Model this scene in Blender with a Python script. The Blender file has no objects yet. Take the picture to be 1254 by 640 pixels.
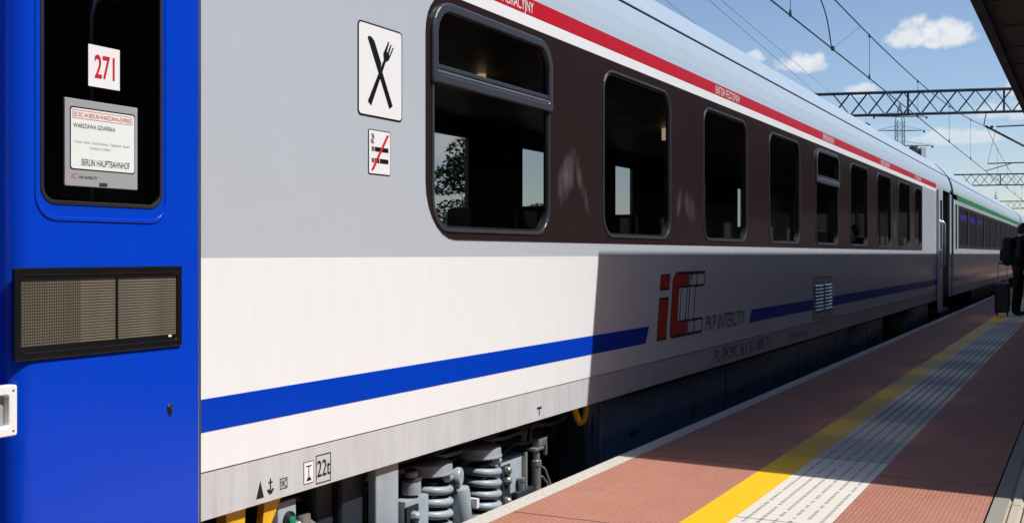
import bpy, bmesh, math, random
from mathutils import Vector, Matrix

R = math.radians
SC = bpy.context.scene
COL = SC.collection
random.seed(7)

# ------------------------------------------------------------------ camera, sky, sun, exposure
# world: +Y runs along the track, +X to the right across the platform, platform surface at z = 0
cam = bpy.data.cameras.new('camera')
cam_o = bpy.data.objects.new('camera', cam)
COL.objects.link(cam_o)
cam.lens = 39.04
cam.sensor_width = 36.0
cam.shift_y = -0.0072
cam.clip_start = 0.05
cam.clip_end = 6000
cam_o.location = (0, 0, 1.155)
cam_o.rotation_euler = (R(90), 0, R(27.5))
SC.camera = cam_o

SUN_V = Vector((1.0, 0.17, 1.363)).normalized()
SUN_EL = math.asin(SUN_V.z)
SUN_AZ = math.atan2(SUN_V.x, SUN_V.y)

W = bpy.data.worlds.new('World')
SC.world = W
W.use_nodes = True
SKY_STRENGTH = 0.069


def build_world():
    nt = W.node_tree
    nt.nodes.clear()
    N = nt.nodes.new
    L = nt.links.new
    out = N('ShaderNodeOutputWorld')
    bg = N('ShaderNodeBackground')
    bg.inputs['Strength'].default_value = SKY_STRENGTH
    L(bg.outputs[0], out.inputs[0])
    sky = N('ShaderNodeTexSky')
    sky.sky_type = 'NISHITA'
    sky.sun_disc = False
    sky.sun_elevation = SUN_EL
    sky.sun_rotation = SUN_AZ
    sky.air_density = 1.0
    sky.dust_density = 0.35
    sky.ozone_density = 2.2
    tc = N('ShaderNodeTexCoord')
    d = tc.outputs['Generated']

    def vm(op, a, b=None):
        n = N('ShaderNodeVectorMath')
        n.operation = op
        for i, v in enumerate((a, b)):
            if v is None:
                continue
            if hasattr(v, 'is_linked'):
                L(v, n.inputs[i])
            else:
                n.inputs[i].default_value = v
        return n.outputs['Value'] if op == 'DOT_PRODUCT' else n.outputs[0]

    def ma(op, a, b=None, c=None, clamp=False):
        n = N('ShaderNodeMath')
        n.operation = op
        n.use_clamp = clamp
        for i, v in enumerate((a, b, c)):
            if v is None:
                continue
            if hasattr(v, 'is_linked'):
                L(v, n.inputs[i])
            else:
                n.inputs[i].default_value = v
        return n.outputs[0]

    def noise(scale, detail, rough, off):
        mp = N('ShaderNodeMapping')
        mp.inputs['Location'].default_value = off
        L(d, mp.inputs['Vector'])
        n = N('ShaderNodeTexNoise')
        n.inputs['Scale'].default_value = scale
        n.inputs['Detail'].default_value = detail
        n.inputs['Roughness'].default_value = rough
        L(mp.outputs[0], n.inputs['Vector'])
        return n.outputs[0]
    nz = noise(38, 7, 0.58, (3, 1, 2))
    nzl = noise(60, 5, 0.5, (8, 2, 5))
    tint = N('ShaderNodeVectorMath')
    tint.operation = 'MULTIPLY'
    L(sky.outputs[0], tint.inputs[0])
    tint.inputs[1].default_value = (1.0, 1.0, 1.07)
    col = tint.outputs[0]
    # separate fair-weather clouds: azimuth (deg left of the track), elevation, half width, half height, density
    clouds = [(12.8, 9.35, 1.55, 0.80, 1.0), (15.2, 9.75, .62, 0.42, .75), (6.8, 10.4, 2.3, 1.1, 1.0), (5.9, 12.3, 1.6, .5, .9),
              (3.2, 6.6, 1.9, .8, .75), (5.2, 5.5, 2.6, .5, .6), (2.4, 7.6, 1.6, .8, .8), (10.2, 7.9, 1.3, .5, .7), (16.0, 8.3, 1.6, .3, .25),
              (13.0, 7.4, 1.6, .25, .35), (-9, 14, 5, 1.6, 1), (-32, 19, 7, 2.2, 1), (-60, 24, 9, 3, 1), (60, 15, 6, 2, 1),
              (38, 24, 4, 1.2, .9), (95, 20, 8, 2.5, 1), (150, 18, 9, 3, 1), (36, 5.5, 9, 2.2, .8)]
    for az, el, wa, wb, dens in clouds:
        a, e = R(az), R(el)
        c = Vector((-math.sin(a) * math.cos(e), math.cos(a) * math.cos(e), math.sin(e)))
        r = Vector((math.cos(a), math.sin(a), 0))
        u = r.cross(c)
        pa = ma('MULTIPLY', vm('DOT_PRODUCT', d, tuple(r)), 1 / math.tan(R(wa)))
        pb0 = ma('MULTIPLY', vm('DOT_PRODUCT', d, tuple(u)), 1 / math.tan(R(wb)))
        pb = ma('MAXIMUM', pb0, ma('MULTIPLY', pb0, -1.9))
        q = ma('SUBTRACT', 1.0, ma('ADD', ma('MULTIPLY', pa, pa), ma('MULTIPLY', pb, pb)))
        q = ma('ADD', ma('MULTIPLY', q, .62), ma('MULTIPLY', ma('SUBTRACT', nz, .5), 2.5))
        front = ma('GREATER_THAN', vm('DOT_PRODUCT', d, tuple(c)), 0.3)
        mr = N('ShaderNodeMapRange')
        mr.interpolation_type = 'SMOOTHSTEP'
        L(q, mr.inputs[0])
        mr.inputs[1].default_value = -0.06
        mr.inputs[2].default_value = 0.52
        mask = ma('MULTIPLY', ma('MULTIPLY', mr.outputs[0], dens), front)
        sh = ma('ADD', ma('MULTIPLY', pb0, .22), ma('MULTIPLY', nzl, .8), clamp=True)
        cc = N('ShaderNodeMix')
        cc.data_type = 'RGBA'
        L(sh, cc.inputs[0])
        cc.inputs[6].default_value = (5.4, 5.8, 6.5, 1)
        cc.inputs[7].default_value = (8.3, 8.25, 8.2, 1)
        mx = N('ShaderNodeMix')
        mx.data_type = 'RGBA'
        L(mask, mx.inputs[0])
        L(col, mx.inputs[6])
        L(cc.outputs[2], mx.inputs[7])
        col = mx.outputs[2]
    L(col, bg.inputs['Color'])


build_world()

sun = bpy.data.lights.new('sun', 'SUN')
sun.energy = 3.0
sun.angle = R(0.5)
sun.color = (1.0, 0.985, 0.955)
sun_o = bpy.data.objects.new('sun', sun)
COL.objects.link(sun_o)
sun_o.rotation_euler = SUN_V.to_track_quat('Z', 'Y').to_euler()
sun_o.location = (30, 0, 40)

vs = SC.view_settings
vs.view_transform = 'Standard'
vs.look = 'None'
vs.exposure = 0.80
vs.gamma = 1
vs.use_curve_mapping = False
SC.render.engine = 'CYCLES'
SC.cycles.max_bounces = 8
SC.cycles.transparent_max_bounces = 16
SC.cycles.caustics_reflective = True
SC.cycles.caustics_refractive = False
SC.cycles.use_denoising = True
SC.cycles.blur_glossy = 0.0

# ------------------------------------------------------------------ materials
MATS = {}


def nodes(name):
    m = bpy.data.materials.new(name)
    m.use_nodes = True
    nt = m.node_tree
    b = nt.nodes['Principled BSDF']
    MATS[name] = m
    return m, nt, b


def mathn(nt, op, a, b=None, c=None, clamp=False):
    n = nt.nodes.new('ShaderNodeMath')
    n.operation = op
    n.use_clamp = clamp
    for i, v in enumerate((a, b, c)):
        if v is None:
            continue
        if hasattr(v, 'is_linked'):
            nt.links.new(v, n.inputs[i])
        else:
            n.inputs[i].default_value = v
    return n.outputs[0]


def mixc(nt, f, a, b, blend='MIX'):
    n = nt.nodes.new('ShaderNodeMix')
    n.data_type = 'RGBA'
    n.blend_type = blend
    for i, v in ((0, f), (6, a), (7, b)):
        if hasattr(v, 'is_linked'):
            nt.links.new(v, n.inputs[i])
        else:
            n.inputs[i].default_value = v if i == 0 else (*v, 1)
    return n.outputs[2]


def obj_coords(nt, scale=(1, 1, 1)):
    tc = nt.nodes.new('ShaderNodeNewGeometry')
    mp = nt.nodes.new('ShaderNodeMapping')
    mp.inputs['Scale'].default_value = scale
    nt.links.new(tc.outputs['Position'], mp.inputs['Vector'])
    return mp.outputs[0]


def noisen(nt, vec, scale, detail=4, rough=.5):
    n = nt.nodes.new('ShaderNodeTexNoise')
    n.inputs['Scale'].default_value = scale
    n.inputs['Detail'].default_value = detail
    n.inputs['Roughness'].default_value = rough
    nt.links.new(vec, n.inputs['Vector'])
    return n.outputs[0]


def bumpn(nt, h, strength, dist, b):
    n = nt.nodes.new('ShaderNodeBump')
    n.inputs['Strength'].default_value = strength
    n.inputs['Distance'].default_value = dist
    nt.links.new(h, n.inputs['Height'])
    nt.links.new(n.outputs[0], b.inputs['Normal'])
    return n


def paint(name, c, rough=.3, metal=0, var=.06, coat=0, streak=False, dirt=(.12, .10, .08), dirt_amt=.0, wave=0, spec=.5, nscale=6):
    m, nt, b = nodes(name)
    v = obj_coords(nt)
    n1 = noisen(nt, v, nscale, 6, .6)
    f = mathn(nt, 'MULTIPLY_ADD', n1, 2 * var, 1 - var)
    col = mixc(nt, 1.0, c, (1, 1, 1), 'MULTIPLY')
    mx = nt.nodes.new('ShaderNodeVectorMath')
    mx.operation = 'SCALE'
    mx.inputs[0].default_value = c
    nt.links.new(f, mx.inputs['Scale'])
    col = mx.outputs[0]
    if dirt_amt:
        vs_ = obj_coords(nt, (1, 5, .55) if streak else (1, 1, 1))
        n2 = noisen(nt, vs_, 4, 8, .7)
        df = mathn(nt, 'MULTIPLY', mathn(nt, 'MULTIPLY_ADD', n2, 2.6, -1.05, clamp=True), dirt_amt)
        col = mixc(nt, df, col, dirt)
    nt.links.new(col, b.inputs['Base Color'])
    b.inputs['Roughness'].default_value = rough
    r2 = mathn(nt, 'MULTIPLY_ADD', noisen(nt, v, 3, 5), rough * .6, rough * .7)
    nt.links.new(r2, b.inputs['Roughness'])
    b.inputs['Metallic'].default_value = metal
    b.inputs['Specular IOR Level'].default_value = spec
    b.inputs['Coat Weight'].default_value = coat
    b.inputs['Coat Roughness'].default_value = .06
    if wave:
        vw = obj_coords(nt, (1, 1, .6))
        bumpn(nt, noisen(nt, vw, 1.6, 2, .4), .5, wave, b)
    return m


paint('white_paint', (.775, .785, .78), .22, var=.015, dirt_amt=.10, streak=True, wave=.012, dirt=(.45, .43, .4), spec=.32)
paint('light_grey_paint', (.455, .49, .535), .25, var=.018, dirt_amt=.04, streak=True, wave=.008, dirt=(.3, .3, .3))
paint('skirt_grey_paint', (.555, .565, .575), .32, var=.03, dirt_amt=.34, streak=True, dirt=(.25, .21, .17), spec=.35)
paint('blue_paint', (.0015, .048, .53), .2, var=.05, wave=.006, spec=.26, dirt_amt=.10, dirt=(.03, .05, .20), streak=True)
paint('dark_blue_paint', (.0015, .03, .34), .35, var=.05, spec=.2)
paint('stripe_blue', (.0015, .042, .45), .22, var=.02, wave=.006, spec=.1)


def band():
    # glossy brown foil with pale sky reflections painted in at elbow height
    m = paint('band_brown', (.026, .0155, .0165), .14, var=.1, wave=.006, spec=.35)
    nt = m.node_tree
    b = nt.nodes['Principled BSDF']
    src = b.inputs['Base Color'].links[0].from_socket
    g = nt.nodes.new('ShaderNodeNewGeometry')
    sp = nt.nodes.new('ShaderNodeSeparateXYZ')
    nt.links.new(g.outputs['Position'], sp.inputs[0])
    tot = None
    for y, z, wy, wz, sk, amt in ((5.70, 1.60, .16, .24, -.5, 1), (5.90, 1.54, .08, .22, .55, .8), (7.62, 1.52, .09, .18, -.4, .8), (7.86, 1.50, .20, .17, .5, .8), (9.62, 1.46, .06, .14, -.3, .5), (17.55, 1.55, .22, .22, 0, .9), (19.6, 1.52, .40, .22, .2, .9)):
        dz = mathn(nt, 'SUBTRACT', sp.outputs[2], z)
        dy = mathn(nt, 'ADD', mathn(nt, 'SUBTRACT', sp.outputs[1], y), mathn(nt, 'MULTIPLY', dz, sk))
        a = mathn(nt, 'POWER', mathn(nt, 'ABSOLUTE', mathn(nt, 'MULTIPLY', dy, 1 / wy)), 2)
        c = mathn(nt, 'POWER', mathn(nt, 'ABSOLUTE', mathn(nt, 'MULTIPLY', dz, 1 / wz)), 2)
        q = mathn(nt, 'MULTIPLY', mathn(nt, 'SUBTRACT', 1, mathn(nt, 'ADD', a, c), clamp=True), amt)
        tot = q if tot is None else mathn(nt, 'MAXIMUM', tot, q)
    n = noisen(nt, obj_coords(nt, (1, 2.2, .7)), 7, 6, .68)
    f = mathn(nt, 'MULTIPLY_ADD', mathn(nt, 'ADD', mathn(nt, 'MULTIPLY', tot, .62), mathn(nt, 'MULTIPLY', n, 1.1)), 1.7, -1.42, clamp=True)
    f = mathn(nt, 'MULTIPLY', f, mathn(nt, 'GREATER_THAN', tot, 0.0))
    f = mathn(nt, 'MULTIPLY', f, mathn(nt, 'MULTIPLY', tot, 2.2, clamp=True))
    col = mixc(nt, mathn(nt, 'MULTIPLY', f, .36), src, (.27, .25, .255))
    nt.links.new(col, b.inputs['Base Color'])


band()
paint('stripe_red', (.50, .006, .018), .3, var=.05, spec=.12, dirt_amt=.25, dirt=(.16, .02, .03))
paint('stripe_green', (.004, .23, .09), .3, var=.05)
paint('roof_paint', (.385, .455, .51), .33, var=.02, dirt_amt=.14, streak=False, dirt=(.27, .30, .33))
paint('frame_grey', (.045, .05, .062), .3, var=.08, spec=.6)
paint('aluminium', (.55, .57, .6), .3, metal=.85, var=.04)
paint('rubber', (.012, .012, .014), .55, var=.1)
paint('grey_rubber', (.05, .055, .07), .5, var=.1)
paint('black_trim', (.008, .008, .009), .25, var=.1)
paint('underframe_black', (.007, .0075, .009), .7, var=.3, nscale=14)
paint('skirt_blue_grey', (.08, .13, .20), .3, var=.12, dirt_amt=.45, dirt=(.05, .045, .04), wave=.01)
paint('bogie_grey', (.36, .41, .45), .4, var=.08, dirt_amt=.5, dirt=(.12, .10, .085), nscale=12)
paint('bogie_dark', (.02, .025, .036), .5, var=.2)
paint('rust_steel', (.13, .08, .06), .5, metal=.4, var=.3, nscale=20)
paint('bare_metal', (.36, .35, .33), .38, metal=.55, var=.2, dirt_amt=.3, nscale=20)
paint('wheel_steel', (.10, .085, .075), .5, metal=.5, var=.2)
paint('safety_yellow', (.78, .42, .008), .4, var=.06, dirt_amt=.12, dirt=(.2, .12, .02))
paint('sign_white', (.80, .80, .79), .35, var=.01)
paint('sign_black', (.006, .006, .007), .4, var=.05)
paint('sign_red', (.60, .012, .03), .4, var=.03)
paint('logo_red', (.52, .035, .008), .35, var=.04)
paint('logo_dark', (.012, .014, .035), .35, var=.04)
paint('board_grey', (.33, .34, .35), .4, var=.05)
paint('paper_white', (.74, .77, .74), .6, var=.02)
paint('print_grey', (.33, .36, .35), .6, var=.02)
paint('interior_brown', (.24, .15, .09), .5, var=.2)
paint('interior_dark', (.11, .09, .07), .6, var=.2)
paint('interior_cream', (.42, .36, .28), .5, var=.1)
paint('seat_red', (.10, .02, .018), .7, var=.2)
paint('canopy_brown', (.15, .10, .07), .6, var=.15, dirt_amt=.3, dirt=(.03, .022, .018))
paint('canopy_fascia', (.035, .028, .025), .5, var=.15)
paint('column_grey', (.16, .16, .16), .5, var=.1)
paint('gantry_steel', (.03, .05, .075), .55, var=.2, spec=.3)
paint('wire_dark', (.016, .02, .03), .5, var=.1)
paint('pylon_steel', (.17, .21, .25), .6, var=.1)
paint('insulator_brown', (.06, .025, .015), .3)
paint('concrete_wall', (.30, .29, .27), .8, var=.15, dirt_amt=.3)
paint('dark_facade', (.045, .052, .062), .6, var=.2)
paint('pale_facade', (.62, .61, .58), .7, var=.1)
paint('unseen_brick', (.11, .08, .065), .7, var=.2)
paint('bark', (.07, .05, .035), .9, var=.3, nscale=20)
paint('cloth_black', (.008, .008, .010), .85, var=.3, nscale=30)
paint('cloth_navy', (.011, .012, .018), .85, var=.3, nscale=30)
paint('skin', (.38, .22, .15), .5, var=.05)
paint('hair', (.010, .008, .007), .6, var=.3, nscale=60)
paint('suitcase_black', (.010, .011, .014), .35, var=.1)
paint('curtain', (.22, .20, .18), .8, var=.2)
paint('steel_rail', (.22, .20, .18), .35, metal=.7, var=.2)


def leaf_mat(name, c1, c2):
    m, nt, b = nodes(name)
    v = obj_coords(nt)
    col = mixc(nt, noisen(nt, v, .9, 3), c1, c2)
    nt.links.new(col, b.inputs['Base Color'])
    b.inputs['Roughness'].default_value = .55
    return m


leaf_mat('leaves_green', (.02, .045, .010), (.05, .085, .02))
leaf_mat('needles', (.012, .035, .016), (.03, .06, .025))


def glass(name, tint, refl=.06, rough=.025):
    m = bpy.data.materials.new(name)
    m.use_nodes = True
    MATS[name] = m
    nt = m.node_tree
    nt.nodes.clear()
    out = nt.nodes.new('ShaderNodeOutputMaterial')
    tr = nt.nodes.new('ShaderNodeBsdfTransparent')
    tr.inputs[0].default_value = (*tint, 1)
    gl = nt.nodes.new('ShaderNodeBsdfGlossy')
    gl.inputs['Roughness'].default_value = rough
    v = obj_coords(nt, (1, 1, .5))
    bp = nt.nodes.new('ShaderNodeBump')
    bp.inputs['Strength'].default_value = .35
    bp.inputs['Distance'].default_value = .006
    nt.links.new(noisen(nt, v, 1.4, 1), bp.inputs['Height'])
    nt.links.new(bp.outputs[0], gl.inputs['Normal'])
    fr = nt.nodes.new('ShaderNodeFresnel')
    fr.inputs[0].default_value = 1.5
    mx = nt.nodes.new('ShaderNodeMixShader')
    nt.links.new(fr.outputs[0], mx.inputs[0])
    nt.links.new(tr.outputs[0], mx.inputs[1])
    nt.links.new(gl.outputs[0], mx.inputs[2])
    nt.links.new(mx.outputs[0], out.inputs[0])
    return m


glass('window_glass', (.49, .48, .47))
glass('door_glass', (.78, .80, .82))
glass('dark_glass', (.12, .12, .13))


def emit(name, c, s):
    m, nt, b = nodes(name)
    b.inputs['Base Color'].default_value = (0, 0, 0, 1)
    b.inputs['Emission Color'].default_value = (*c, 1)
    b.inputs['Emission Strength'].default_value = s


emit('purple_display', (.08, .03, .75), 2.2)
emit('lamp_warm', (1, .72, .42), .45)


def mesh_screen():
    # perforated woven metal screen, warm grey
    m, nt, b = nodes('woven_screen')
    g = nt.nodes.new('ShaderNodeNewGeometry')
    sp = nt.nodes.new('ShaderNodeSeparateXYZ')
    nt.links.new(g.outputs['Position'], sp.inputs[0])
    fz = mathn(nt, 'PINGPONG', mathn(nt, 'MULTIPLY', sp.outputs[2], 1 / .0040), 1)
    fy = mathn(nt, 'PINGPONG', mathn(nt, 'MULTIPLY', sp.outputs[1], 1 / .0040), 1)
    near_left = mathn(nt, 'LESS_THAN', sp.outputs[1], 2.235)
    fy = mathn(nt, 'MAXIMUM', fy, mathn(nt, 'SUBTRACT', 1, near_left))
    h = mathn(nt, 'MULTIPLY', mathn(nt, 'GREATER_THAN', fz, .42), mathn(nt, 'GREATER_THAN', fy, .42))
    n = noisen(nt, obj_coords(nt, (1, 6, 1)), 1.7, 3)
    c1 = mixc(nt, n, (.12, .105, .075), (.26, .235, .18))
    col = mixc(nt, h, (.035, .028, .019), c1)
    nt.links.new(col, b.inputs['Base Color'])
    b.inputs['Roughness'].default_value = .5
    b.inputs['Metallic'].default_value = .2


mesh_screen()


def pavers():
    m, nt, b = nodes('red_pavers')
    g = nt.nodes.new('ShaderNodeNewGeometry')
    sp = nt.nodes.new('ShaderNodeSeparateXYZ')
    nt.links.new(g.outputs['Position'], sp.inputs[0])
    cb = nt.nodes.new('ShaderNodeCombineXYZ')
    nt.links.new(sp.outputs[1], cb.inputs[0])
    nt.links.new(sp.outputs[0], cb.inputs[1])
    br = nt.nodes.new('ShaderNodeTexBrick')
    nt.links.new(cb.outputs[0], br.inputs['Vector'])
    br.inputs['Scale'].default_value = 1
    br.inputs['Brick Width'].default_value = .040
    br.inputs['Row Height'].default_value = .020
    br.inputs['Mortar Size'].default_value = .0028
    br.inputs['Mortar Smooth'].default_value = .2
    br.inputs['Bias'].default_value = 0
    br.inputs['Color1'].default_value = (.52, .205, .12, 1)
    br.inputs['Color2'].default_value = (.44, .165, .098, 1)
    br.inputs['Mortar'].default_value = (.24, .10, .075, 1)
    v = obj_coords(nt)
    big = noisen(nt, v, 1.3, 5, .6)
    col = mixc(nt, mathn(nt, 'MULTIPLY_ADD', big, 1.6, -.45, clamp=True), br.outputs[0], (.48, .24, .16))
    blot = mathn(nt, 'MULTIPLY_ADD', noisen(nt, v, 5.5, 7, .7), 3.4, -1.9, clamp=True)
    col = mixc(nt, mathn(nt, 'MULTIPLY', blot, .45), col, (.20, .105, .085))
    fine = noisen(nt, v, 90, 3, .6)
    col = mixc(nt, mathn(nt, 'MULTIPLY', fine, .35), col, (.16, .085, .075))
    vo = nt.nodes.new('ShaderNodeTexVoronoi')
    vo.inputs['Scale'].default_value = 3.2
    nt.links.new(v, vo.inputs['Vector'])
    sepc = nt.nodes.new('ShaderNodeSeparateColor')
    nt.links.new(vo.outputs['Color'], sepc.inputs[0])
    gum = mathn(nt, 'MULTIPLY', mathn(nt, 'LESS_THAN', vo.outputs['Distance'], mathn(nt, 'MULTIPLY', sepc.outputs[1], .075)), mathn(nt, 'GREATER_THAN', sepc.outputs[0], .62))
    col = mixc(nt, mathn(nt, 'MULTIPLY', gum, .6), col, (.11, .075, .065))
    # pale streaks running along the platform
    vs_ = obj_coords(nt, (9, .8, 1))
    sc = mathn(nt, 'MULTIPLY_ADD', noisen(nt, vs_, 1.6, 4, .55), 5, -3.05, clamp=True)
    col = mixc(nt, mathn(nt, 'MULTIPLY', sc, .35), col, (.40, .30, .26))
    # slab joints every 1.6 m
    j = mathn(nt, 'PINGPONG', mathn(nt, 'ADD', sp.outputs[1], .37), .8)
    jm = mathn(nt, 'LESS_THAN', j, .007)
    col = mixc(nt, mathn(nt, 'MULTIPLY', jm, .8), col, (.06, .035, .03))
    nt.links.new(col, b.inputs['Base Color'])
    b.inputs['Roughness'].default_value = .7
    b.inputs['Specular IOR Level'].default_value = .2
    bumpn(nt, mathn(nt, 'SUBTRACT', 1, br.outputs['Fac']), .7, .003, b)


pavers()


def stone(name, c, scale, dark, rough=.75):
    m, nt, b = nodes(name)
    v = obj_coords(nt)
    n1 = noisen(nt, v, scale, 6, .65)
    n2 = noisen(nt, v, 2.0, 5, .6)
    col = mixc(nt, mathn(nt, 'MULTIPLY_ADD', n1, 2.4, -.9, clamp=True), c, dark)
    col = mixc(nt, mathn(nt, 'MULTIPLY', n2, .35), col, tuple(x * .62 for x in c))
    nt.links.new(col, b.inputs['Base Color'])
    b.inputs['Roughness'].default_value = rough
    bumpn(nt, n1, .5, .004, b)
    return m


stone('edge_stone', (.62, .56, .48), 55, (.34, .30, .25))
stone('grey_strip', (.30, .275, .225), 60, (.21, .19, .15))
stone('drain_slab', (.50, .43, .33), 50, (.38, .32, .25))
stone('ballast', (.10, .09, .08), 30, (.03, .028, .025), .9)
stone('earth', (.12, .115, .09), 3, (.07, .08, .04), .9)
stone('concrete', (.30, .29, .27), 20, (.2, .19, .18), .85)


def yellow_line():
    m, nt, b = nodes('yellow_line_paint')
    g = nt.nodes.new('ShaderNodeNewGeometry')
    sp = nt.nodes.new('ShaderNodeSeparateXYZ')
    nt.links.new(g.outputs['Position'], sp.inputs[0])
    v = obj_coords(nt)
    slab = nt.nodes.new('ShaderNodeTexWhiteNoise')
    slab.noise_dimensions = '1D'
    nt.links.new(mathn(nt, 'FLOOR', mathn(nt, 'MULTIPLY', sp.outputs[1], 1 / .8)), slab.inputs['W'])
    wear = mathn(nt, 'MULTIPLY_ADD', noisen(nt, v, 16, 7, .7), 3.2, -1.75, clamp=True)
    col = mixc(nt, mathn(nt, 'MULTIPLY', mathn(nt, 'MULTIPLY', slab.outputs[0], mathn(nt, 'GREATER_THAN', sp.outputs[1], 6.4)), .75), (.74, .44, .012), (.40, .25, .05))  # random slab tones, deepened past the shadow edge to stand in for window glints
    col = mixc(nt, mathn(nt, 'MULTIPLY', wear, .22), col, (.40, .30, .14))
    j = mathn(nt, 'PINGPONG', sp.outputs[1], .8)
    far = mathn(nt, 'GREATER_THAN', sp.outputs[1], 6.6)
    col = mixc(nt, mathn(nt, 'MULTIPLY', mathn(nt, 'MULTIPLY', mathn(nt, 'LESS_THAN', j, .012), .55), far), col, (.12, .08, .03))
    nt.links.new(col, b.inputs['Base Color'])
    b.inputs['Roughness'].default_value = .5
    b.inputs['Specular IOR Level'].default_value = .15
    bumpn(nt, noisen(nt, v, 120, 3), .25, .002, b)


yellow_line()


def tactile():
    # cream guiding slabs: six shallow grooves along the platform, coloured with broken dark lines
    m, nt, b = nodes('tactile_cream')
    g = nt.nodes.new('ShaderNodeNewGeometry')
    sp = nt.nodes.new('ShaderNodeSeparateXYZ')
    nt.links.new(g.outputs['Position'], sp.inputs[0])
    x, y = sp.outputs[0], sp.outputs[1]
    pos = mathn(nt, 'MULTIPLY', mathn(nt, 'ADD', x, 1.385 - .02), 1 / .0615)
    gx = mathn(nt, 'ABSOLUTE', mathn(nt, 'SUBTRACT', mathn(nt, 'FRACT', pos), .5))
    groove = mathn(nt, 'LESS_THAN', gx, .125)
    row = mathn(nt, 'FLOOR', pos)
    # dashes: cells of 26 mm, random presence, offset per row
    yy = mathn(nt, 'ADD', mathn(nt, 'MULTIPLY', y, 1 / .034), mathn(nt, 'MULTIPLY', row, .5))
    cell = mathn(nt, 'FRACT', yy)
    wn = nt.nodes.new('ShaderNodeTexWhiteNoise')
    wn.noise_dimensions = '2D'
    cb = nt.nodes.new('ShaderNodeCombineXYZ')
    nt.links.new(mathn(nt, 'FLOOR', yy), cb.inputs[0])
    nt.links.new(row, cb.inputs[1])
    nt.links.new(cb.outputs[0], wn.inputs['Vector'])
    dash = mathn(nt, 'MULTIPLY', mathn(nt, 'LESS_THAN', cell, .55), mathn(nt, 'GREATER_THAN', wn.outputs[0], .12))
    mr = nt.nodes.new('ShaderNodeMapRange')
    nt.links.new(y, mr.inputs[0])
    mr.inputs[1].default_value = 7.0
    mr.inputs[2].default_value = 8.6
    dash = mathn(nt, 'MAXIMUM', dash, mr.outputs[0])
    v = obj_coords(nt)
    ap = mathn(nt, 'MULTIPLY_ADD', noisen(nt, v, 22, 3), .9, .42, clamp=True)
    dirt = mathn(nt, 'MULTIPLY', mathn(nt, 'MULTIPLY', groove, dash), ap)  # dark tone of the groove dashes, unbroken farther along
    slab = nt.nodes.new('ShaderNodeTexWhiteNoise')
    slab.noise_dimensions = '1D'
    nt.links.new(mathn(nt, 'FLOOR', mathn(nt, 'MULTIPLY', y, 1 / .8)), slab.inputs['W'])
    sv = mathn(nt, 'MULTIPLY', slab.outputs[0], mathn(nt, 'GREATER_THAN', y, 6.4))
    col = mixc(nt, mathn(nt, 'MULTIPLY', sv, .85), (.66, .61, .53), (.24, .22, .21))  # same slab bands, standing in for patches of light off the windows
    col = mixc(nt, mathn(nt, 'MULTIPLY', noisen(nt, v, 9, 6, .65), .3), col, (.46, .40, .33))
    col = mixc(nt, mathn(nt, 'MULTIPLY', dirt, .9), col, (.055, .05, .05))  # colours in the broken dark groove lines
    j = mathn(nt, 'PINGPONG', y, .8)
    col = mixc(nt, mathn(nt, 'MULTIPLY', mathn(nt, 'LESS_THAN', j, .008), .6), col, (.08, .07, .06))
    nt.links.new(col, b.inputs['Base Color'])
    b.inputs['Roughness'].default_value = .6
    b.inputs['Specular IOR Level'].default_value = .2
    bumpn(nt, mathn(nt, 'SUBTRACT', 1, groove), .6, .004, b)


tactile()

# ------------------------------------------------------------------ geometry helpers


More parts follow.
